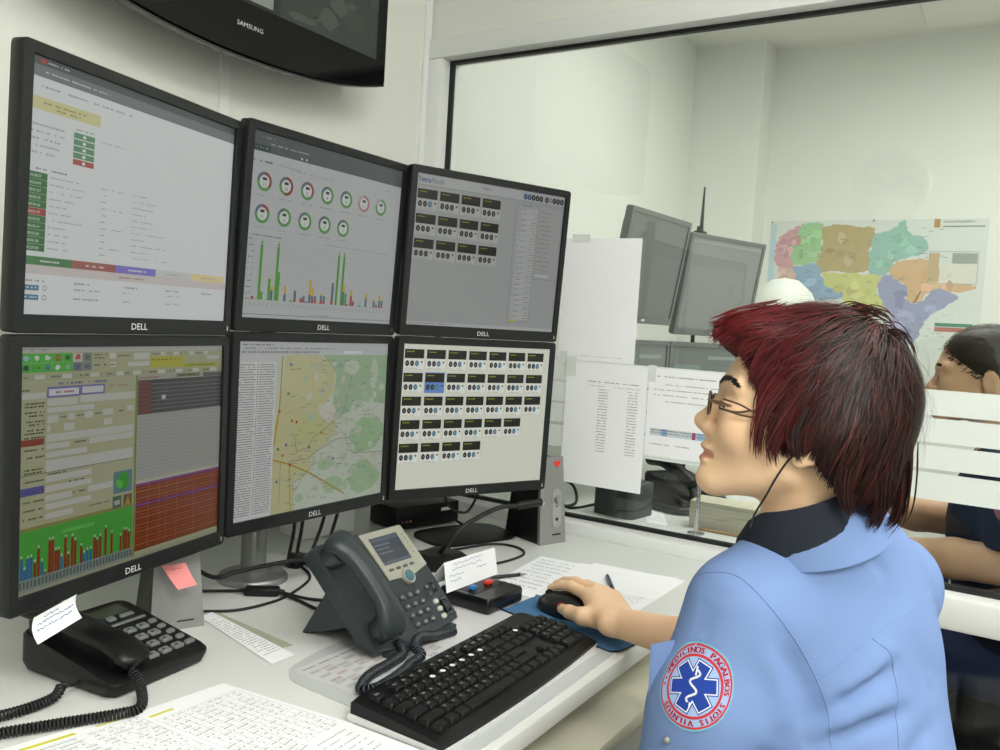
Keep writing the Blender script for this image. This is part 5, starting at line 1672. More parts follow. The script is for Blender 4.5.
class Head:
    """local frame: f forward, s to the person's left, u up; origin between the ears, millimetres"""
    def __init__(s, o, F, S, U, sc=1.):
        s.o, s.A, s.sc = np.array(o, float), np.array([F, S, U], float), sc
    def w(s, f, sd, u):
        return s.o + (f * s.A[0] + sd * s.A[1] + u * s.A[2]) * s.sc / 1000
    def local(s, P):
        return (np.asarray(P) - s.o) @ s.A.T * 1000 / s.sc
    def ell(s, sdf, c, r, k, sub=False, rot=0.):
        A = s.A
        if rot:
            ca, sa = math.cos(R(rot)), math.sin(R(rot))
            A = np.array([ca * s.A[0] + sa * s.A[2], s.A[1], -sa * s.A[0] + ca * s.A[2]])
        sdf.ell(s.w(*c), np.array(r) * s.sc / 1000, k / 1000, A, sub)
    def cone(s, sdf, a, b, ra, rb, k, sub=False):
        sdf.cone(s.w(*a), s.w(*b), ra * s.sc / 1000, rb * s.sc / 1000, k / 1000, sub)
    def face(s, d, male=False):
        s.ell(d, (8, 0, 50), (97, 72, 75), 10)
        s.ell(d, (40, 0, -4), (63, 59, 78), 30)
        for q in (-1, 1):
            s.cone(d, (14, 47 * q, -40), (82, 15 * q, -77), 17 + 3 * male, 14 + 2 * male, 28)
            s.ell(d, (70, 44 * q, -12), (27, 20, 26), 22)
            s.cone(d, (100, 6 * q, 33), (86, 50 * q, 33), 8.5 + male, 9, 16)
        s.ell(d, (93, 0, -77), (17.5, 17 + 3 * male, 17), 14)
        s.ell(d, (80, 0, -42), (28, 27, 27), 16)
        for q in (-1, 1):
            s.ell(d, (113, 31 * q, 9), (16, 17, 15), 10, True)
        s.cone(d, (101, 0, 20), (118, 0, -14), 8.2, 10.2, 9)
        s.ell(d, (119, 0, -16), (11, 10.5, 10), 5)
        for q in (-1, 1):
            s.ell(d, (109, 11 * q, -20), (11, 7.2, 8), 5)
            s.cone(d, (113, 6.5 * q, -29), (113, 6 * q, -24), 3, 2.2, 2, True)
        s.cone(d, (116, 0, -22), (107, 0, -30), 5.5, 6, 5)
        s.ell(d, (103.5, 0, -42.5), (11.5, 22, 6.2), 5)
        s.ell(d, (102.5, 0, -57), (10, 19, 6.6), 5)
        s.cone(d, (96, -24, -51), (114, 0, -50.3), 1.4, 1.9, 3, True)
        s.cone(d, (96, 24, -51), (114, 0, -50.3), 1.4, 1.9, 3, True)
        for q in (-1, 1):
            s.ell(d, (89, 31 * q, 8), (15, 17, 13), 6)
            s.ell(d, (104, 32 * q, 7), (9, 13, 3.6), 2, True)
            s.ell(d, (-3, 75 * q, 2), (18, 6.5, 31), 6, rot=-12)
            s.ell(d, (2, 83 * q, 6), (11, 6, 19), 4, True, rot=-12)
            s.ell(d, (4, 72 * q, -26), (9, 5.5, 9), 5)

# ---------------- the woman
HW = Head((.997, .209, 1.158), (-.1813, .9645, .1922), (-.9735, -.2037, .104), (.1394, -.1682, .9758))
TL_ = np.array([.903, -.43, 0])       # to her right
TF_ = np.array([.43, .903, 0])        # the way her chest faces
TA = np.array([TL_, TF_, [0, 0, 1.]])
LSH, RSH = (.935, .252, .965), (1.185, .138, .965)
LEL, LWR = (.878, .275, .735), (1.03, .42, .645)
REL, RWR = (1.185, .30, .815), (1.266, .548, .792)
def woman_body():
    d = SDF()
    HW.face(d)
    a = HW.w(-14, 0, -35); b = (1.0, .208, 1.04); c = (1.045, .18, .98)
    d.chain([a, b, c], [.047, .05, .062], .02)
    d.ell((1.045, .17, .86), (.13, .085, .18), .03, TA)
    d.ell((1.01, .13, .66), (.12, .09, .19), .03, TA)
    d.ell((1.03, .08, .55), (.16, .13, .09), .03, TA)
    for sh, el in ((LSH, LEL), (RSH, REL)):
        d.cone((1.045, .175, .98), sh, .055, .042, .03)
        d.cone(sh, el, .044, .036, .02)
    d.chain([REL, (1.235, .42, .803), RWR], [.036, .0315, .0235], .012)
    d.chain([LEL, (.955, .35, .69), LWR], [.038, .036, .026], .012)
    for s_ in (-1, 1):
        hip = np.array([1.03, .08, .545]) + TL_ * .085 * s_
        kn = hip + TF_ * .40
        d.chain([hip, kn], [.075, .05], .03)
        d.chain([kn, kn + np.array([0, 0, -.25]) - TF_ * .03, kn + np.array([0, 0, -.46])], [.05, .048, .034], .02)
        d.cone(kn + np.array([0, 0, -.49]), kn + np.array([0, 0, -.505]) + TF_ * .15, .034, .026, .02)
    # left hand resting on the lap
    w_ = np.array(LWR)
    for q, (dx, l) in enumerate(((-.028, .07), (-.01, .085), (.01, .088), (.028, .08))):
        k_ = w_ + TF_ * .07 + TL_ * dx + np.array([0, 0, -.004])
        d.cone(w_ + TL_ * dx * .4, k_, .017, .0105, .01)
        d.chain([k_, k_ + TF_ * l * .5 + np.array([0, 0, -.01]), k_ + TF_ * l * .85 + np.array([0, 0, -.03])], [.0095, .0085, .007], .004)
    d.chain([w_ + TL_ * .015, w_ + TL_ * .04 + TF_ * .03, w_ + TL_ * .045 + TF_ * .07], [.015, .012, .009], .006)
    # right hand over the mouse
    mcp = [(1.322, .626, .804), (1.345, .624, .808), (1.364, .614, .803), (1.379, .600, .794)]
    tips = [[(1.340, .668, .807), (1.347, .693, .802), (1.349, .713, .7925)], [(1.366, .672, .808), (1.378, .700, .801), (1.382, .720, .790)],
            [(1.385, .658, .801), (1.400, .682, .789), (1.406, .700, .776)], [(1.400, .638, .79), (1.413, .655, .778), (1.419, .669, .767)]]
    W_ = np.array(RWR)
    for i, (m_, t_) in enumerate(zip(mcp, tips)):
        s_ = W_ + np.array([.012 * (i - 1.2), -.006 * (i - 1.2), .0])
        d.cone(s_, m_, .0175, .0122, .014)
    for i, (m_, t_) in enumerate(zip(mcp, tips)):
        r_ = [.0108, .0098, .0086, .0072] if i < 3 else [.0095, .0085, .0075, .0064]
        d.chain([m_] + t_, r_, .003)
    d.chain([(1.268, .572, .79), (1.262, .604, .788), (1.278, .637, .784), (1.297, .662, .779)], [.0185, .0145, .0108, .0085], .007)
    d.cone((1.285, .59, .797), (1.325, .615, .797), .016, .012, .012)
    return d
def shirt_sdf(folds=True):
    d = SDF()
    d.ell((1.040, .172, .855), (.150, .105, .205), .02, TA)
    d.ell((1.012, .13, .67), (.142, .108, .22), .05, TA)
    d.cone((.945, .245, .975), (1.012, .198, 1.045), .05, .058, .05)
    d.cone((1.175, .138, .975), (1.022, .192, 1.045), .048, .058, .05)
    d.chain([(.930, .252, .962), (.900, .268, .86), (.884, .28, .765)], [.064, .064, .066], .03)
    d.chain([(1.185, .138, .958), (1.188, .23, .86)], [.060, .062], .03)
    if folds:
        for pts, w_, a in FOLDS:
            d.fold(pts, w_, a)
    # neck opening
    d.cone((.965, .236, 1.125), (.998, .214, 1.06), .060, .050, .008, True)
    d.cut(lambda P: P[:, 2] - .50, (.8, -.2, .3), (1.4, .5, .56), .004)
    lc, ld = np.array([.882, .281, .752]), np.array([-.12, .1, -.98]) / 1.0
    d.cut(lambda P: -((P - lc) @ ld), lc - .12, lc + .12, .004)
    rc, rd = np.array([1.187, .235, .852]), np.array([-.05, .66, -.75])
    d.cut(lambda P: -((P - rc) @ rd), rc - .11, rc + .11, .004)
    return d
FOLDS = []
def hair_sdf():
    d = SDF(); H = HW
    H.ell(d, (6, 0, 60), (98, 82, 90), 10)
    H.ell(d, (-38, 0, 20), (58, 78, 88), 24)
    H.ell(d, (-60, 0, -26), (38, 58, 42), 22)
    H.ell(d, (-10, 0, 5), (66, 84, 62), 25)
    H.ell(d, (85, 0, 92), (48, 62, 26), 22)
    def face_cut(P):
        L = H.local(P)
        f, u = L[:, 0], L[:, 2]
        fb = np.interp(u, [-60, -30, 5, 38, 62, 70], [34, 46, 50, 72, 94, 100])
        return np.maximum(fb - f, u - 74) / 1000
    d.cut(face_cut, H.o - .25, H.o + .25, .008)
    def low_cut(P):
        L = H.local(P)
        f, u = L[:, 0], L[:, 2]
        lb = np.interp(f, [-120, -95, -60, -25, 0, 30, 60], [-62, -66, -58, -38, -18, -26, -36])
        return (u - lb) / 1000
    d.cut(low_cut, H.o - .25, H.o + .25, .008)
    return d
FOLDS += [
    ([(.9116, .1537, .8857), (.9338, .1277, .9109), (.9687, .102, .9343)], .008, -.0085), ([(.918, .146, .902), (.9385, .125, .925), (.965, .108, .946)], .011, .006),
    ([(.9032, .1602, .8531), (.9262, .1235, .8748), (.9676, .0876, .8874)], .008, -.008), ([(.908, .155, .868), (.93, .125, .892), (.965, .092, .905)], .010, .005),
    ([(.8875, .2006, .9584), (.9055, .1748, .907), (.9037, .1617, .8588)], .011, -.006), ([(.872, .215, .955), (.884, .19, .90), (.884, .178, .85)], .014, .004),
    ([(.9776, .135, 1.0366), (.9854, .1201, 1.0217)], .007, -.003), ([(.9132, .1394, .8622), (.9392, .1181, .9012), (.9555, .1141, .9395)], .014, .003),
    ([(.8746, .2723, .9872), (.8616, .2756, .9469)], .012, -.0025), ([(.95, .09, .83), (.975, .07, .86), (1.01, .055, .87)], .012, -.005), ([(1.0, .08, .95), (1.02, .07, .91)], .016, -.003),
    ([(.86, .235, .86), (.875, .2, .83), (.89, .17, .82)], .012, -.005), ([(.835, .27, .83), (.85, .23, .80), (.87, .2, .79)], .012, -.005)]
def sdf_mesh(name, sdf, xs, ys, zs, material, parent, color=None):
    V, F_ = surface(sdf, xs, ys, zs)
    me = bpy.data.meshes.new(name)
    me.vertices.add(len(V)); me.vertices.foreach_set('co', V.astype(np.float32).ravel())
    me.loops.add(len(F_) * 4); me.loops.foreach_set('vertex_index', F_.astype(np.int32).ravel())
    me.polygons.add(len(F_)); me.polygons.foreach_set('loop_start', np.arange(0, len(F_) * 4, 4, dtype=np.int32))
    me.update(calc_edges=True)
    me.validate()
    me.polygons.foreach_set('use_smooth', [True] * len(me.polygons))
    if color is not None:
        ca = me.color_attributes.new('Col', 'FLOAT_COLOR', 'POINT')
        C4 = np.ones((len(V), 4), np.float32)
        C4[:, :3] = color(V)
        ca.data.foreach_set('color', C4.ravel())
    o = link(name, me, material, parent)
    return o
def at_origin(o, parent):
    """child modelled in world coordinates under an Empty that stands elsewhere"""
    o.parent = parent
    o.matrix_parent_inverse = Matrix.Translation(-parent.location)
    return o
def skin_color(H, base, lip, hands=None):
    b, l = np.array(lin(base)), np.array(lin(lip))
    pk = b * np.array([1.02, .86, .82])
    def f(V):
        L = H.local(V)
        c = np.tile(b, (len(V), 1))
        def blendc(w_, col):
            c[:] = c * (1 - w_[:, None]) + col * w_[:, None]
        ck = np.exp(-(((L[:, 0] - 85) / 26) ** 2 + ((np.abs(L[:, 1]) - 42) / 22) ** 2 + ((L[:, 2] + 18) / 22) ** 2)) * .5
        blendc(ck, pk)
        blendc(np.exp(-(((L[:, 0] - 124) / 14) ** 2 + (L[:, 1] / 16) ** 2 + ((L[:, 2] + 18) / 12) ** 2)) * .5, pk)
        li = ((L[:, 0] > 92) & (np.abs(L[:, 1]) < 24) & (np.abs(L[:, 2] + 50.5) < 12.5 - np.abs(L[:, 1]) * .36)).astype(float)
        blendc(li * .8, l)
        return c
    return f
M_SKIN = attr_mat('skin', rough=.5, spec=.35, sss=.12, bump=.12, bscale=700)
M_HAIR = attr_mat('hair', rough=.45, spec=.28)
M_SHIRT = mat('blue_shirt_cloth', '768FC0', rough=.85, noise=.03, nscale=600, bump=.25, bscale=1800, spec=.2)
M_NAVY = mat('navy_cloth', '1E2636', rough=.85, noise=.08, nscale=300, bump=.2, bscale=1500, spec=.2)
M_COLLAR = mat('dark_collar_cloth', '272C36', rough=.85, noise=.05, nscale=300, bump=.2, bscale=1500, spec=.2)
M_THREAD = mat('blue_thread', '7E99CA', rough=.9)

def strands(name, parent, paths, widths, cols, normals):
    """flat tapering hair ribbons; paths (n, k, 3)"""
    n, k, _ = paths.shape
    T = np.gradient(paths, axis=1)
    T /= np.linalg.norm(T, axis=2)[..., None] + 1e-12
    S_ = np.cross(T, normals)
    S_ /= np.linalg.norm(S_, axis=2)[..., None] + 1e-12
    tap = np.interp(np.linspace(0, 1, k), [0, .15, .6, 1], [.6, 1, .9, .12])
    w_ = widths[:, None, None] * tap[None, :, None] / 2
    V = np.stack([paths - S_ * w_, paths + S_ * w_], 2).reshape(-1, 3)
    base = (np.arange(n) * k * 2)[:, None] + (np.arange(k - 1) * 2)[None, :]
    F_ = np.stack([base, base + 1, base + 3, base + 2], -1).reshape(-1, 4)
    me = bpy.data.meshes.new(name)
    me.vertices.add(len(V)); me.vertices.foreach_set('co', V.astype(np.float32).ravel())
    me.loops.add(len(F_) * 4); me.loops.foreach_set('vertex_index', F_.astype(np.int32).ravel())
    me.polygons.add(len(F_)); me.polygons.foreach_set('loop_start', np.arange(0, len(F_) * 4, 4, dtype=np.int32))
    me.update(calc_edges=True)
    me.polygons.foreach_set('use_smooth', [True] * len(me.polygons))
    ca = me.color_attributes.new('Col', 'FLOAT_COLOR', 'POINT')
    C4 = np.ones((len(V), 4), np.float32)
    C4[:, :3] = np.repeat(cols, k * 2, axis=0)
    ca.data.foreach_set('color', C4.ravel())
    return link(name, me, M_HAIR, parent)

# ------------------------------------------------------------------ the person at the desk
pw_ = thing('person', 'person in light blue uniform shirt sitting at the desk with one hand on the mouse', 'person', (1.02, .12, .0))
WB = woman_body()
xs = axis_grid(.80, 1.47, .006, ((.90, 1.16, .0024), (1.16, 1.45, .0036)))
ys = axis_grid(-.10, .80, .006, ((.05, .36, .0024), (.38, .74, .0032)))
zs = axis_grid(-.01, 1.30, .009, ((.745, .845, .0032), (1.03, 1.30, .0024)))
wbody = at_origin(sdf_mesh('body', WB, xs, ys, zs, M_SKIN, pw_, skin_color(HW, 'F0C9A4', 'C88678')), pw_)
WS = shirt_sdf()
shirt = at_origin(sdf_mesh('shirt', WS, axis_grid(.78, 1.30, .0036), axis_grid(-.06, .36, .0036), axis_grid(.48, 1.09, .0036), M_SHIRT, pw_), pw_)
# trousers and shoes (below the picture)
tr_ = SDF()
tr_.ell((1.015, .10, .56), (.165, .13, .10), .02, TA)
for s_ in (-1, 1):
    hip = np.array([1.02, .10, .545]) + TL_ * .085 * s_
    kn = hip + TF_ * .40
    tr_.chain([hip, kn], [.085, .062], .03)
    tr_.chain([kn, kn + np.array([0, 0, -.25]) - TF_ * .03, kn + np.array([0, 0, -.43])], [.062, .06, .055], .02)
    sh_ = MB()
    f0 = kn + np.array([0, 0, -.545])
    sh_.rings([[tuple(f0 + TF_ * (y + .05) * sc_ + TL_ * x * sc_ + np.array([0, 0, z])) for x, y in [(.042 * math.cos(a), .125 * math.sin(a)) for a in np.linspace(0, 2 * math.pi, 25)[:-1]]] for sc_, z in ((1, .001), (1, .03), (.85, .06), (.45, .085))])
    at_origin(sh_.build('shoe', M_BLACKP, pw_), pw_)
at_origin(sdf_mesh('trousers', tr_, axis_grid(.78, 1.36, .008), axis_grid(-.06, .66, .008), axis_grid(.06, .68, .008), M_NAVY, pw_), pw_)
# seams lie on the shirt
def seam(pts, r_=.0005, name='seam', m_=None, off=.0004, par=None):
    P = WS.project(np.array(spl(pts, 8)), off)
    return _child(MB().tube([tuple(p) for p in P], r_, 6).build(name, m_ or M_THREAD, shirt, smooth=80))
def _child(o):
    o.matrix_parent_inverse = Matrix.Identity(4)
    return o
seam([(.9119, .3038, .9969), (.8953, .2756, 1.012), (.8897, .248, 1.0137), (.887, .2077, .9852), (.9049, .184, .9491), (.9116, .1649, .9163), (.9123, .1518, .885), (.9083, .1456, .8537)])
seam([(.9116, .1649, .9163), (.9334, .14, .9447), (.9815, .1081, .9765), (1.0815, .0835, .9883)])
seam([(.9543, .1233, .9609), (.9674, .1041, .9385), (.9621, .0953, .8967), (.9494, .0885, .8569), (.935, .08, .78)])
# collar: dark folded band round the neck, light blue fall at the back
def collar(name, m_, top, bot, rt, rb, a0, a1, thick, n=40, drop=0., front=0.):
    mb = MB()
    rings = []
    ax = np.array(top) - np.array(bot); ax /= np.linalg.norm(ax)
    fx = TF_ - ax * (TF_ @ ax); fx /= np.linalg.norm(fx)
    lx = np.cross(fx, ax)                   # to her right
    for i in range(n + 1):
        a = R(a0 + (a1 - a0) * i / n)       # 0 = front, going over her left side
        dr = math.cos(a) * fx - math.sin(a) * lx
        bk = -math.cos(a)
        t = np.array(top) + dr * rt + ax * (.010 * bk - front * max(0, math.cos(a)))
        b = np.array(bot) + dr * (rb + .006 * max(0, math.cos(a))) + ax * (-.004 * bk - drop * max(0, math.cos(a)))
        mid = (t + b) / 2 + dr * .004
        nrm_ = dr * thick
        rings.append([tuple(t), tuple(t + nrm_ * .6 + ax * .002), tuple(mid + nrm_), tuple(b + nrm_), tuple(b), tuple(mid)])
    mb.rings(rings)
    return _child(mb.build(name, m_, shirt, smooth=60))
collar('collar', M_COLLAR, (.988, .217, 1.092), (1.0, .209, 1.046), .056, .072, 24, 336, .004, drop=.022, front=.026)
collar('collar_fall', M_SHIRT, (1.0, .209, 1.074), (1.008, .203, 1.046), .064, .084, 92, 268, .003)
# badge on the left sleeve
pc_, pn_ = np.array([.8414, .2728, .9049]), np.array([-.8946, .1003, .4355])
pu_ = np.array([.095, .02, .996]); pu_ -= pn_ * (pu_ @ pn_); pu_ /= np.linalg.norm(pu_)
pr_ = np.cross(pu_, pn_)
PR = .0455
c = Canvas(1, 1)
def pring(r0, r1, col, L, n=48):
    st = max(1, int((r1 - r0) / .12))
    for q in range(st):
        c.ring(0, 0, r0 + (r1 - r0) * q / st, r0 + (r1 - r0) * (q + 1) / st, 0, 360, col, L, n)
pring(0, .98, '9DB4DE', 0); pring(.95, 1.0, '6FB4CC', 1); pring(.90, .955, 'C03840', 1); pring(.655, .72, 'C03840', 1)
def circ_text(t, mid, h=.14, step=9.2):
    for k, ch in enumerate(t):
        a = mid - 11 + (k - (len(t) - 1) / 2) * step
        rr = .742
        for dx in (-.9, 0, .9):
            c.text(ch, rr * math.sin(R(a + dx)), -rr * math.cos(R(a + dx)), h, 'A8242E', 2, 1., 'c', -a)
circ_text('MEDICINOS', -22); circ_text('PAGALBOS', 66); circ_text('STOTIS', 141); circ_text('VILNIUS', 211)
for q in range(3):
    c.disc(.81 * math.sin(R(262 + q * 10)), -.81 * math.cos(R(262 + q * 10)), .035, 'B8343E', 2, 8)
for ang in (18, 78, 138):
    ca, sa = math.cos(R(ang)), math.sin(R(ang))
    for hw_, L_, col, lay in ((.20, .60, '2B4A9A', 2), (.175, .575, 'E6EAF0', 3), (.150, .55, '24429A', 4)):
        n_ = 10
        for q in range(n_):
            y0, y1 = -L_ + 2 * L_ * q / n_, -L_ + 2 * L_ * (q + 1) / n_
            for x0, x1 in ((-hw_, 0), (0, hw_)):
                c.poly([(x * ca - y * sa, x * sa + y * ca) for x, y in ((x0, y1), (x1, y1), (x1, y0), (x0, y0))], col, lay)
c.line([(0.02, -.45), (0.02, .45)], .04, 'E6EAF0', 6)
c.line([(.1 * math.sin(t * 1.0) + .02, -.38 + t * .062) for t in np.linspace(0, 12, 30)], .05, 'D5DBE6', 7)
pts_ = np.array([pc_ + pr_ * x * PR - pu_ * y * PR for x, y, L in c.v])
lay_ = np.array([L for x, y, L in c.v])
proj_ = WS.project(pts_, 0.) 
nn_ = WS.grad(proj_)
proj_ = proj_ + nn_ * (.0009 + .00016 * lay_)[:, None]
c.v = [(i, 0, 0) for i in range(len(c.v))]
bd = _child(c.build('badge', attr_mat('badge_thread', rough=.85, spec=.2, bump=.3, bscale=2500), lambda i, y, L: proj_[int(i)], shirt))
bd['label'] = 'round red and blue emblem with six-armed star on the sleeve'
# pocket edge on the front of the sleeve, with press stud
pk_ = [np.array(p) for p in ((.876, .308, .934), (.872, .328, .926), (.862, .322, .775), (.866, .296, .78))]
mb = MB(); q_ = np.array([-.0, .0035, 0])
mb.rings([[tuple(p) for p in pk_], [tuple(p + q_ + np.array([-.004, 0, 0])) for p in pk_]])
_child(mb.build('sleeve_pocket', M_SHIRT, shirt))
st_ = WS.project(np.array([[.8305, .2923, .8457]]))[0]
_child(MB().ell(tuple(st_ + np.array([-.001, 0, 0])), (.003, .004, .004), 8).build('press_stud', M_SILVER, shirt))
# red thumb nail and the other finger nails
def nail(p, d_, n_, col, r_=.0055):
    d_ = Vector(d_).normalized(); n_ = Vector(n_); n_ = (n_ - d_ * n_.dot(d_)).normalized()
    M_ = Matrix([[d_.x, d_.cross(n_).x * -1, n_.x, p[0]], [d_.y, -d_.cross(n_).y, n_.y, p[1]], [d_.z, -d_.cross(n_).z, n_.z, p[2]], [0, 0, 0, 1]])
    _child(MB().ell((0, 0, 0), (r_ * 1.35, r_, .0018), 8, M_).build('fingernail', mat('nail_' + col, col, rough=.2, spec=.6), wbody))
nail((1.2965, .6655, .7855), (.019, .025, -.005), (-.55, -.1, .8), '9E1626', .0060)
nail((1.349, .7105, .7990), (0, .019, -.013), (-.1, .2, 1), '9E1626', .0048); nail((1.382, .7175, .7965), (.005, .02, -.014), (0, .2, 1), '9E1626', .0048)
nail((1.4065, .6985, .7825), (.006, .018, -.016), (.2, .3, 1), '9E1626', .0045); nail((1.4195, .6675, .7728), (.006, .014, -.014), (.2, .3, 1), '9E1626', .004)

# hair: dark red-brown bob; a base volume and some thousand strands lying on it
HS = hair_sdf()
HF = SDF(); HF.ops = HS.ops[:-2]
hcol = lambda V: np.array(lin('120607'))[None, :] * np.ones((len(V), 1))
hair = at_origin(sdf_mesh('hair', HS, axis_grid(.86, 1.14, .004), axis_grid(.04, .40, .004), axis_grid(1.04, 1.34, .004), M_HAIR, pw_, hcol), pw_)
nr = np.random.RandomState(5)
def face_d(L):
    fb = np.interp(L[:, 2], [-60, -30, 5, 38, 62, 74], [34, 46, 50, 72, 94, 120])
    return np.where(L[:, 2] < 76, L[:, 0] - fb, -50)      # > 0 : over the face
def low_d(L):
    return np.interp(L[:, 0], [-120, -95, -60, -25, 0, 30, 60], [-62, -66, -58, -38, -18, -26, -36]) - L[:, 2]   # > 0 : below the hem
CLUMP = []
def grow(N, K, step, lift, seed, region=None, jit=.25):
    r_ = np.random.RandomState(seed)
    q = r_.normal(size=(N * 2, 3)); q /= np.linalg.norm(q, axis=1)[:, None]
    Lp = q * np.array([118, 90, 105]) + np.array([0, 0, 48])
    if region is not None:
        Lp = Lp[region(Lp)]
    P = HF.project(np.array([HW.w(*x) for x in Lp]), 0., 6)
    L = HW.local(P)
    ok = (face_d(L) < -2) & (low_d(L) < -4)
    P = P[ok][:N]
    n_ = len(P)
    Lr = HW.local(P)
    th = np.arctan2(Lr[:, 1], Lr[:, 0] + 34)
    cl = .5 + .5 * np.sin(th * 31 + 1.6 * np.sin(Lr[:, 2] / 14) + 1.2 * np.sin(Lr[:, 0] / 11))
    lf = lift * (.15 + .5 * r_.rand(n_) + 1.3 * cl)
    CLUMP.append(cl)
    jd = r_.normal(size=(n_, 3)) * jit
    wav = r_.rand(n_) * 6.28
    path, nor = [], []
    crown = HW.w(-34, 6, 152)
    prev = None
    for k in range(K):
        g_ = HF.grad(P)
        v = P - crown
        v -= g_ * (v * g_).sum(1)[:, None]
        v /= np.linalg.norm(v, axis=1)[:, None] + 1e-9
        L = HW.local(P)
        side = np.clip((np.abs(L[:, 1]) - 30) / 40, 0, 1) * np.clip((70 - L[:, 2]) / 60, 0, 1)
        v = v - HW.A[2] * (.55 * side)[:, None] + HW.A[0] * (.25 * side * (L[:, 0] > -10))[:, None] + jd * .5 + HW.A[0] * (.18 * np.sin(wav + k * .55))[:, None]
        v -= g_ * (v * g_).sum(1)[:, None]
        v /= np.linalg.norm(v, axis=1)[:, None] + 1e-9
        if prev is not None:
            v = prev * .55 + v * .45
            v /= np.linalg.norm(v, axis=1)[:, None] + 1e-9
        prev = v
        path.append(P.copy()); nor.append(g_)
        P = P + v * step
        dd = HF(P)
        P = P - g_ * (dd - lf * np.sin(min(1, (k + 1) / K) * 2.4))[:, None] * .8
    path, nor = np.stack(path, 1), np.stack(nor, 1)
    # stop strands that run out over the face or below the hem
    Lf = HW.local(path.reshape(-1, 3))
    lim = np.repeat(r_.uniform(0, 9, n_), K)
    bad = ((face_d(Lf) > lim * .8) | (low_d(Lf) > lim)).reshape(n_, K)
    last = np.where(bad.any(1), bad.argmax(1) - 1, K - 1).clip(1)
    ii = np.arange(K)[None, :] * np.ones((n_, 1), int)
    tt = last[:, None] * np.arange(K)[None, :] / (K - 1)
    i0 = np.floor(tt).astype(int).clip(0, K - 2); fr = (tt - i0)[..., None]
    rows_ = np.arange(n_)[:, None]
    path = path[rows_, i0] * (1 - fr) + path[rows_, i0 + 1] * fr
    nor = nor[rows_, i0]
    keep = last > 2
    CLUMP[-1] = CLUMP[-1][keep]
    return path[keep], nor[keep]
def hair_cols(paths, seed, clump=None):
    r_ = np.random.RandomState(seed)
    L = HW.local(paths[:, paths.shape[1] // 2])
    red = np.clip((L[:, 0] + 10) / 110, 0, 1) * .75 + np.clip((L[:, 2] - 110) / 60, 0, 1) * .25 + r_.normal(size=len(L)) * .18
    red = np.clip(red, 0, 1)[:, None]
    a, b, h_ = np.array(lin('1B0D0C')), np.array(lin('6A1418')), np.array(lin('4A2420'))
    c_ = a * (1 - red) + b * red
    hi = (r_.rand(len(L)) < .12)[:, None]
    c_ = np.where(hi, c_ * .5 + h_ * .5, c_)
    return c_ if clump is None else c_ * (.35 + .9 * clump[:, None])  # strands low in a clump darkened: gap shade put into colour
p1, n1 = grow(11000, 12, .0062, .0030, 1)
o_ = strands('strands', hair, p1, np.random.RandomState(2).uniform(.0009, .0019, len(p1)), hair_cols(p1, 3, CLUMP[0]), n1); _child(o_); o_['kind'] = 'stuff'
p2, n2 = grow(800, 12, .0062, .010, 11, lambda L: (L[:, 2] > 60), .6)
o_ = strands('flyaway_strands', hair, p2, np.full(len(p2), .0005), hair_cols(p2, 13), n2); _child(o_); o_['kind'] = 'stuff'
# locks drawn one by one: fringe, temple, in front of the ear
locks = [([(70, 30, 128), (105, 34, 112), (126, 36, 98), (139, 36, 91)], 45, 9), ([(72, 44, 118), (104, 46, 100), (122, 45, 84), (128, 44, 72)], 55, 9), ([(74, 54, 108), (98, 54, 94), (112, 53, 82), (117, 52, 72)], 60, 8), ([(70, 10, 130), (104, 12, 110), (124, 14, 96), (133, 14, 84)], 45, 10),
         ([(66, 62, 98), (82, 62, 86), (91, 61, 74), (92, 60, 64)], 55, 8), ([(60, 68, 85), (69, 68, 64), (73, 66, 48), (69, 65, 36)], 60, 8), ([(46, 72, 70), (55, 72, 42), (57, 70, 18), (52, 69, -2)], 70, 8),
         ([(38, 78, 50), (50, 78, 18), (52, 75, -10), (46, 71, -36)], 80, 7), ([(24, 80, 40), (34, 80, 5), (36, 77, -20), (28, 73, -40)], 70, 8), ([(10, 82, 30), (14, 83, 0), (10, 82, -18), (4, 80, -28)], 45, 8), ([(70, -20, 130), (104, -22, 110), (124, -24, 94), (131, -24, 80)], 40, 10),
         ([(-4, 24, 138), (-20, 28, 150), (-38, 30, 148), (-52, 32, 134)], 16, 9), ([(-34, 36, 128), (-50, 38, 134), (-66, 40, 122), (-76, 40, 102)], 18, 11), ([(14, 12, 142), (-2, 16, 153), (-20, 18, 152), (-34, 20, 142)], 14, 8), ([(-40, 78, 20), (-38, 76, -20), (-46, 68, -48), (-58, 60, -66)], 80, 9), ([(-70, 60, 10), (-78, 54, -30), (-84, 44, -58), (-82, 36, -76)], 80, 10), ([(-86, 30, 20), (-98, 24, -20), (-104, 16, -52), (-98, 10, -74)], 80, 10)]
pp, nn2 = [], []
for pts, n_, sp_ in locks:
    base = np.array(spl(pts, 4))
    for q in range(n_):
        off = nr.normal(size=3) * np.array([sp_ * .6, sp_ * .35, sp_ * .5])
        conv = np.linspace(1, .45, len(base))[:, None]
        pth = base + off * conv + nr.normal(size=3) * np.linspace(0, 2.5, len(base))[:, None]
        tt = np.linspace(0, nr.uniform(.8, 1.0), 12) * (len(base) - 1)
        i0 = np.floor(tt).astype(int).clip(0, len(base) - 2)
        pth = pth[i0] + (pth[i0 + 1] - pth[i0]) * (tt - i0)[:, None]
        pp.append([HW.w(*x) for x in pth])
        nn2.append(np.tile(HW.A[1] + nr.normal(size=3) * .3, (12, 1)))
pp, nn2 = np.array(pp), np.array(nn2)
o_ = strands('locks', hair, pp, nr.uniform(.0010, .0020, len(pp)), hair_cols(pp, 23), nn2); _child(o_); o_['kind'] = 'stuff'
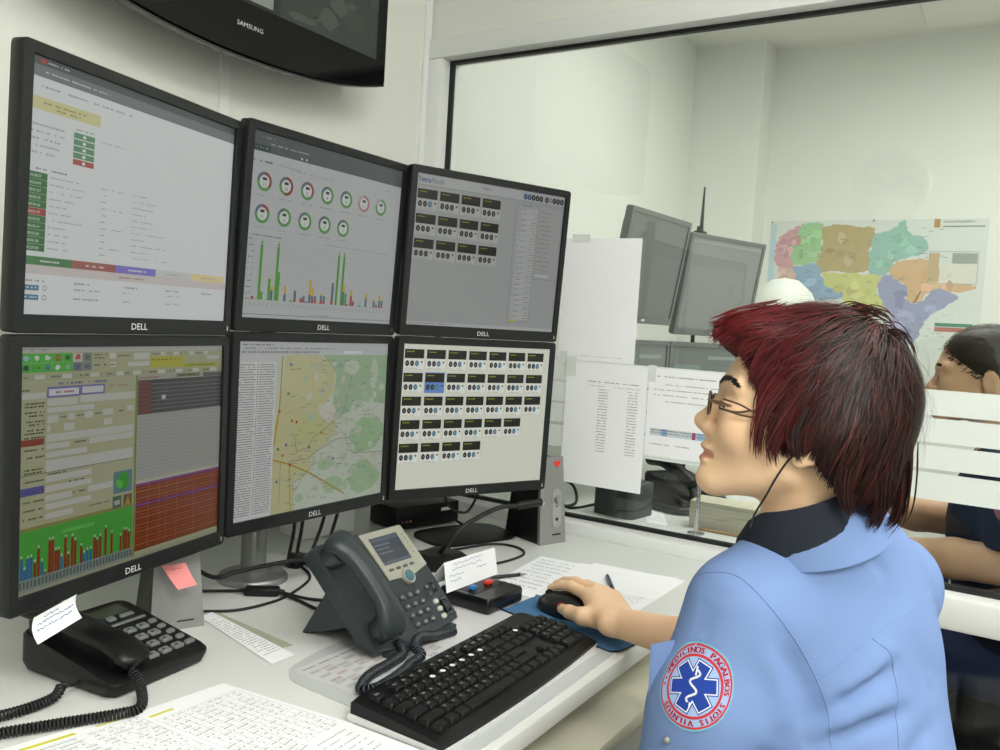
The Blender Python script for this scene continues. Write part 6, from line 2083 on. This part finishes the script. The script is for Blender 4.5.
# eyebrows and eyes
for q in (-1, 1):
    br = []
    base = np.array(spl([(108, 11 * q, 34), (104, 30 * q, 38.5), (96, 49 * q, 38), (85, 60 * q, 32)], 5))
    for k in range(150):
        t = nr.uniform(0, len(base) - 1.01); i = int(t)
        p = base[i] + (base[i + 1] - base[i]) * (t - i) + np.array([.5, .5 * q, nr.normal() * (2.1 - 1.3 * t / len(base))])
        dv_ = (base[i + 1] - base[i]); dv_ /= np.linalg.norm(dv_)
        dv_ = dv_ + np.array([0, 0, .35])
        br.append([HW.w(*(p + dv_ * x)) for x in np.linspace(-3.5, 3.5, 4)])
    br = np.array(br)
    br = WB.project(br.reshape(-1, 3), .0009).reshape(br.shape)
    la = WB.project(np.array([HW.w(*p) for p in spl([(104, 21 * q, 8), (105, 31 * q, 11), (100, 42 * q, 9), (95, 48 * q, 5)], 5)]), .0006)
    at_origin(MB().tube([tuple(p) for p in la], [.0004] + [.0010] * (len(la) - 2) + [.0004], 6).build('eyelash_line', mat('lash_dark', '1C1412', rough=.8), pw_, smooth=80), pw_)
    o_ = strands('eyebrow', pw_, br, np.full(len(br), .0014), np.tile(np.array(lin('1E1210')), (len(br), 1)), np.tile(HW.A[0] + HW.A[1] * q, (len(br), 4, 1)))
    at_origin(o_, pw_)
    ey = MB().ell(tuple(HW.w(91, 31.5 * q, 7)), (.0118,) * 3, 12)
    eo = ey.build('eye', mat('eye_white', 'E4DED6', rough=.15, noise=.01), pw_, smooth=80); at_origin(eo, pw_)
    gz = HW.w(102, 31.5 * q, 7)
    A0 = HW.w(101.8, 31.5 * q, 7.2); A1 = HW.w(103.3, 31.5 * q, 7.2)
    _child(MB().cyl(tuple(A0), tuple(A1), .0058, .0045, 16).build('iris', mat('iris_brown', '3A2418', rough=.1), eo))

# eyeglasses (worn, but a thing of its own)
eg = thing('eyeglasses', 'brown framed eyeglasses with open double temples on the seated person', 'eyeglasses', tuple(HW.w(112, 0, 5)))
M_FRM = mat('glasses_brown', '5A4436', rough=.3, metal=.4, noise=.1)
M_LENS = glass_mat('lens', (.97, .98, .97))
for q in (-1, 1):
    rim = []
    for x, y in rrect(47, 25, 9, 5):
        s_ = 32 + x
        rim.append(HW.w(116 - .012 * (s_ - 8) ** 1.65 * .12 - abs(s_ - 12) * .05 + y * .18, s_ * q, 6 + y))
    _l = rim
    at_origin(MB().tube([tuple(p) for p in rim + rim[:1]], .0012, 6, caps=False).build('rim', M_FRM, eg, smooth=80), eg)
    lm_ = MB(); nrm_l = HW.A[0] * .0006
    lm_.rings([[tuple(p - nrm_l) for p in rim], [tuple(p + nrm_l) for p in rim]])
    at_origin(lm_.build('lens', M_LENS, eg, smooth=0), eg)
    hinge = MB()
    hinge.tube([tuple(HW.w(112, 55 * q, 9)), tuple(HW.w(108, 63 * q, 9)), tuple(HW.w(98, 67 * q, 8.5)), tuple(HW.w(88, 68.5 * q, 8.5))], [.003, .006, .0068, .004], 8, flat=.3)
    tm = at_origin(hinge.build('temple', M_FRM, eg, smooth=80), eg)
    for bar in ([(98, 67, 14), (80, 69.5, 13), (60, 72, 9), (42, 75, 11)], [(98, 67, 3), (80, 69.5, 4), (62, 72, 11), (42, 75, 13)], [(98, 67, 3), (70, 71, 2.5), (42, 75, 7)]):
        _child(MB().tube([tuple(HW.w(f_, s_ * q, u_)) for f_, s_, u_ in spl(bar, 4)], .00115, 6).build('temple_bar', M_FRM, tm, smooth=80))
    _child(MB().tube([tuple(HW.w(f_, s_ * q, u_)) for f_, s_, u_ in spl([(46, 74.5, 10), (20, 78, 13), (0, 80, 16), (-14, 79, 2)], 5)], .0018, 8).build('temple_tip', M_FRM, tm, smooth=80))
at_origin(MB().tube([tuple(HW.w(f_, s_, u_)) for f_, s_, u_ in spl([(115, -9, 9), (118.5, 0, 12), (115, 9, 9)], 5)], .0012, 6).build('bridge', M_FRM, eg, smooth=80), eg)
at_origin(MB().tube([tuple(HW.w(f_, s_, u_)) for f_, s_, u_ in spl([(-10, 80, -2), (2, 80, -14), (14, 74, -27), (22, 66, -50), (27, 58, -72), (33, 52, -96), (34, 54, -112)], 6)], .0011, 6).build('cord', M_RUBBER, eg, smooth=80), eg)

# ------------------------------------------------------------------ office chairs
def office_chair(label, loc, rz, back=True, arms=False, bz=.78, seat_z=.46):
    t = thing('office_chair', label, 'office chair', (loc[0], loc[1], 0), rz, 'black office chairs')
    M_SEAT = mat('chair_cloth', '15171A', rough=.8, noise=.1, bump=.2, bscale=900)
    MB().rings([[(x, y, z) for x, y in rrect(w_, h_, .09, 6)] for w_, h_, z in ((.42, .42, seat_z - .08), (.48, .48, seat_z - .06), (.48, .48, seat_z - .02), (.44, .44, seat_z - .001))]).build('seat', M_SEAT, t, smooth=60)
    if back:
        b = MB()
        rr_ = []
        for i in range(9):
            z = .55 + (bz - .55) * i / 8
            w_ = .20 * (1 - .25 * abs(i / 8 - .5) ** 2 * 4 * .5)
            y0 = -.235 - .02 * math.sin(i / 8 * 3.1)
            rr_.append([(-w_, y0 + .05, z), (0, y0, z), (w_, y0 + .05, z), (w_, y0 + .01, z), (0, y0 - .045, z), (-w_, y0 + .01, z)])
        b.rings(rr_)
        b.build('backrest', M_SEAT, t, smooth=60)
        MB().tube([(0, -.1, seat_z - .075), (0, -.27, seat_z - .07), (0, -.30, .55), (0, -.295, .64)], .016, 8).build('back_bracket', M_BLACKP, t)
    MB().cyl((0, 0, .10), (0, 0, seat_z - .075), .028, n=16).build('gas_column', M_CHROME, t)
    for k in range(5):
        a = R(72 * k + 20)
        e = (.28 * math.cos(a), .28 * math.sin(a))
        MB().tube([(0, 0, .11), (e[0] * .6, e[1] * .6, .095), (e[0], e[1], .07)], [.028, .022, .014], 8).build('foot_spoke', M_BLACKP, t)
        MB().cyl((e[0] - .012 * math.sin(a), e[1] + .012 * math.cos(a), .028), (e[0] + .012 * math.sin(a), e[1] - .012 * math.cos(a), .028), .028, n=14).build('caster', M_RUBBER, t)
    MB().tube([(-.05, .05, seat_z - .085), (-.20, .12, seat_z - .08), (-.27, .16, seat_z - .085)], .007, 8).build('lever', M_CHROME, t)
    if arms:
        for s_ in (-1, 1):
            MB().box((s_ * .23, .03, .735), (.055, .27, .03), .012, 3).build('armrest', M_BLACKP, t)
            MB().tube(spl([(s_ * .19, .12, seat_z - .06), (s_ * .255, .14, seat_z + .05), (s_ * .257, .155, .66), (s_ * .235, .13, .716), (s_ * .235, -.08, .716), (s_ * .257, -.1, .64), (s_ * .25, -.06, seat_z), (s_ * .19, -.05, seat_z - .06)], 5), .011, 10).build('arm_tube', M_CHROME, t, smooth=80)
    return t
office_chair('black office chair under the person in light blue', (1.02, .10), R(-26), bz=.76)
office_chair('black office chair with chrome arm tubes behind the glass', (2.34, .0), R(2), arms=True)

# ------------------------------------------------------------------ the person behind the glass
HM = Head((2.304, .093, 1.19), (-.0403, .9992, -.0006), (-.9987, -.0403, .0327), (.0327, .0019, .9995), 1.04)
pm_ = thing('person', 'person with short dark hair and navy shirt sitting behind the glass partition', 'person', (2.33, .03, 0))
d = SDF()
HM.face(d, True)
d.chain([HM.w(-14, 0, -35), (2.315, .06, 1.09), (2.325, .04, 1.02)], [.055, .058, .068], .02)
d.ell((2.33, .03, .86), (.17, .11, .19), .03); d.ell((2.33, .0, .64), (.155, .11, .2), .03)
MLS, MRS = (2.155, .03, .99), (2.51, .03, .99)
for a, b, e in ((MLS, (2.118, .0, .812), (2.16, .25, .795)), (MRS, (2.50, .12, .83), (2.44, .36, .835))):
    d.cone((2.33, .03, 1.0), a, .06, .05, .03); d.chain([a, b], [.052, .044], .02)
    mid = (np.array(b) + np.array(e)) / 2
    d.chain([b, tuple(mid), e], [.045, .044, .03], .015)
    e = np.array(e); dr = (e - np.array(b)); dr /= np.linalg.norm(dr); sd_ = np.cross(dr, [0, 0, 1.])
    for q, l_ in ((-.03, .07), (-.01, .085), (.01, .088), (.03, .075)):
        k_ = e + dr * .085 + sd_ * q
        d.cone(e + sd_ * q * .4, k_, .02, .0125, .012); d.chain([k_, k_ + dr * l_ * .5 - np.array([0, 0, .012]), k_ + dr * l_ * .8 - np.array([0, 0, .04])], [.011, .01, .0085], .004)
    d.chain([e + sd_ * .01, e + sd_ * .045 + dr * .04, e + sd_ * .05 + dr * .08], [.016, .013, .01], .008)
for s_ in (-1, 1):
    hip = np.array([2.335 + .09 * s_, 0, .55]); kn = hip + np.array([.02 * s_, .42, 0])
    d.chain([hip, kn, kn - np.array([0, 0, .46])], [.07, .05, .035], .03); d.cone(kn - np.array([0, 0, .5]), kn + np.array([0, .15, -.515]), .034, .027, .02)
mbody = at_origin(sdf_mesh('body', d, axis_grid(2.02, 2.62, .008, ((2.2, 2.42, .0038),)), axis_grid(-.16, .66, .008, ((-.02, .25, .0038), (.25, .5, .005))), axis_grid(0, 1.35, .009, ((.74, .88, .005), (1.05, 1.35, .0038))), M_SKIN, pm_, skin_color(HM, 'D8AE8C', 'B88472')), pm_)
sh2 = SDF()
sh2.ell((2.33, .03, .86), (.19, .13, .21), .02); sh2.ell((2.33, .0, .66), (.175, .13, .22), .05)
for a, b in ((MLS, (2.126, .008, .865)), (MRS, (2.503, .10, .855))):
    sh2.cone((2.33, .03, 1.01), a, .066, .062, .04); sh2.cone(a, b, .066, .064, .03)
sh2.cone((2.31, .07, 1.14), (2.32, .05, 1.04), .066, .055, .008, True)
sh2.cut(lambda P: P[:, 2] - .49, (2, -.3, .3), (2.7, .5, .56), .004)
sh2.cut(lambda P: P[:, 2] - .845, (2.03, -.1, .75), (2.155, .12, .87), .004)
msh = at_origin(sdf_mesh('shirt', sh2, axis_grid(2.02, 2.62, .008), axis_grid(-.16, .26, .008), axis_grid(.46, 1.14, .008), M_NAVY, pm_), pm_)
t2 = SDF(); t2.ell((2.335, .0, .56), (.175, .14, .1), .02)
for s_ in (-1, 1):
    hip = np.array([2.335 + .09 * s_, 0, .555]); kn = hip + np.array([.02 * s_, .42, -.005])
    t2.chain([hip, kn, kn - np.array([0, 0, .42])], [.088, .066, .058], .03)
    sh_ = MB()
    f0 = kn + np.array([0, 0, -.55])
    sh_.rings([[(f0[0] + x * sc_, f0[1] + (y + .05) * sc_, z) for x, y in [(.045 * math.cos(a), .135 * math.sin(a)) for a in np.linspace(0, 2 * math.pi, 25)[:-1]]] for sc_, z in ((1, .001), (1, .03), (.85, .06), (.45, .085))])
    at_origin(sh_.build('shoe', M_BLACKP, pm_), pm_)
at_origin(sdf_mesh('trousers', t2, axis_grid(2.1, 2.6, .009), axis_grid(-.17, .58, .009), axis_grid(.06, .68, .009), mat('navy_trousers', '2E3A66', rough=.85, noise=.06), pm_), pm_)
bpt = sh2.project(np.array([[2.06, .02, .945]]))[0]
M_ = Matrix.Translation(bpt) @ Matrix.Rotation(R(-90), 4, 'Y')
mb = MB().cyl((0, 0, -.004), (0, 0, .004), .036, n=24, M=M_)
bb = mb.build('badge', mat('badge_pink', 'B0707C', rough=.8), msh); bb.matrix_parent_inverse = Matrix.Identity(4)
hm = SDF()
HM.ell(hm, (4, 0, 54), (98, 77, 80), 8)
def mcut(P):
    L = HM.local(P)
    fb = np.interp(L[:, 2], [-40, 0, 30, 60, 80], [8, 12, 48, 86, 96])
    return (fb - L[:, 0]) / 1000
hm.cut(mcut, HM.o - .25, HM.o + .25, .006)
hm.cut(lambda P: (HM.local(P)[:, 2] - np.interp(HM.local(P)[:, 0], [-100, -60, 0, 40], [-40, -30, 10, -5])) / 1000, HM.o - .25, HM.o + .25, .006)
mhair = at_origin(sdf_mesh('hair', hm, axis_grid(2.2, 2.42, .004), axis_grid(-.03, .22, .004), axis_grid(1.13, 1.35, .004), M_HAIR, pm_, lambda V: np.array(lin('2E2620'))[None] * np.ones((len(V), 1))), pm_)
q = nr.normal(size=(3600, 3)); q /= np.linalg.norm(q, axis=1)[:, None]
Lp = q * np.array([102, 80, 84]) + np.array([4, 0, 54])
fbm = np.interp(Lp[:, 2], [-40, 0, 30, 60, 80], [8, 12, 48, 86, 96])
Lp = Lp[(Lp[:, 0] < fbm + 3) & (Lp[:, 2] > np.interp(Lp[:, 0], [-100, -60, 0, 40], [-40, -30, 10, -5]))]
Pm = np.array([HM.w(*x) for x in Lp]); gm_ = np.array([(x - [4, 0, 54]) / [102, 80, 84] for x in Lp]) @ HM.A
dirm = HM.A[0] * .8 - HM.A[2] * .25 + nr.normal(size=(len(Pm), 3)) * .25
dirm = dirm - gm_ * (dirm * gm_).sum(1)[:, None] * .8
pth = Pm[:, None, :] + dirm[:, None, :] * np.linspace(0, .016, 4)[None, :, None]
gray = np.clip((40 - Lp[:, 2]) / 60, 0, .8)[:, None]
colm = np.array(lin('2A211B')) * (1 - gray) + np.array(lin('7A746C')) * gray
o_ = strands('short_strands', mhair, pth, np.full(len(pth), .0022), colm, np.repeat(gm_[:, None, :], 4, 1)); o_.matrix_parent_inverse = Matrix.Identity(4); o_['kind'] = 'stuff'
for q in (-1, 1):
    eb = MB().tube([tuple(HM.w(*p)) for p in spl([(109, 10 * q, 33), (107, 26 * q, 38), (98, 46 * q, 36)], 4)], [.002] * 4 + [.0035] * 4 + [.0015], 6)
    at_origin(eb.build('eyebrow', mat('brow_dark', '241A14', rough=.9), pm_, smooth=80), pm_)
    eo = MB().ell(tuple(HM.w(91, 31.5 * q, 7)), (.0122,) * 3, 10).build('eye', mat('eye_white', 'E4DED6'), pm_, smooth=80); at_origin(eo, pm_)
    MB_ = MB().cyl(tuple(HM.w(101.8, 31.5 * q, 7.2)), tuple(HM.w(103.3, 31.5 * q, 7.2)), .0058, .0045, 14).build('iris', mat('iris_brown', '3A2418'), eo); MB_.matrix_parent_inverse = Matrix.Identity(4)
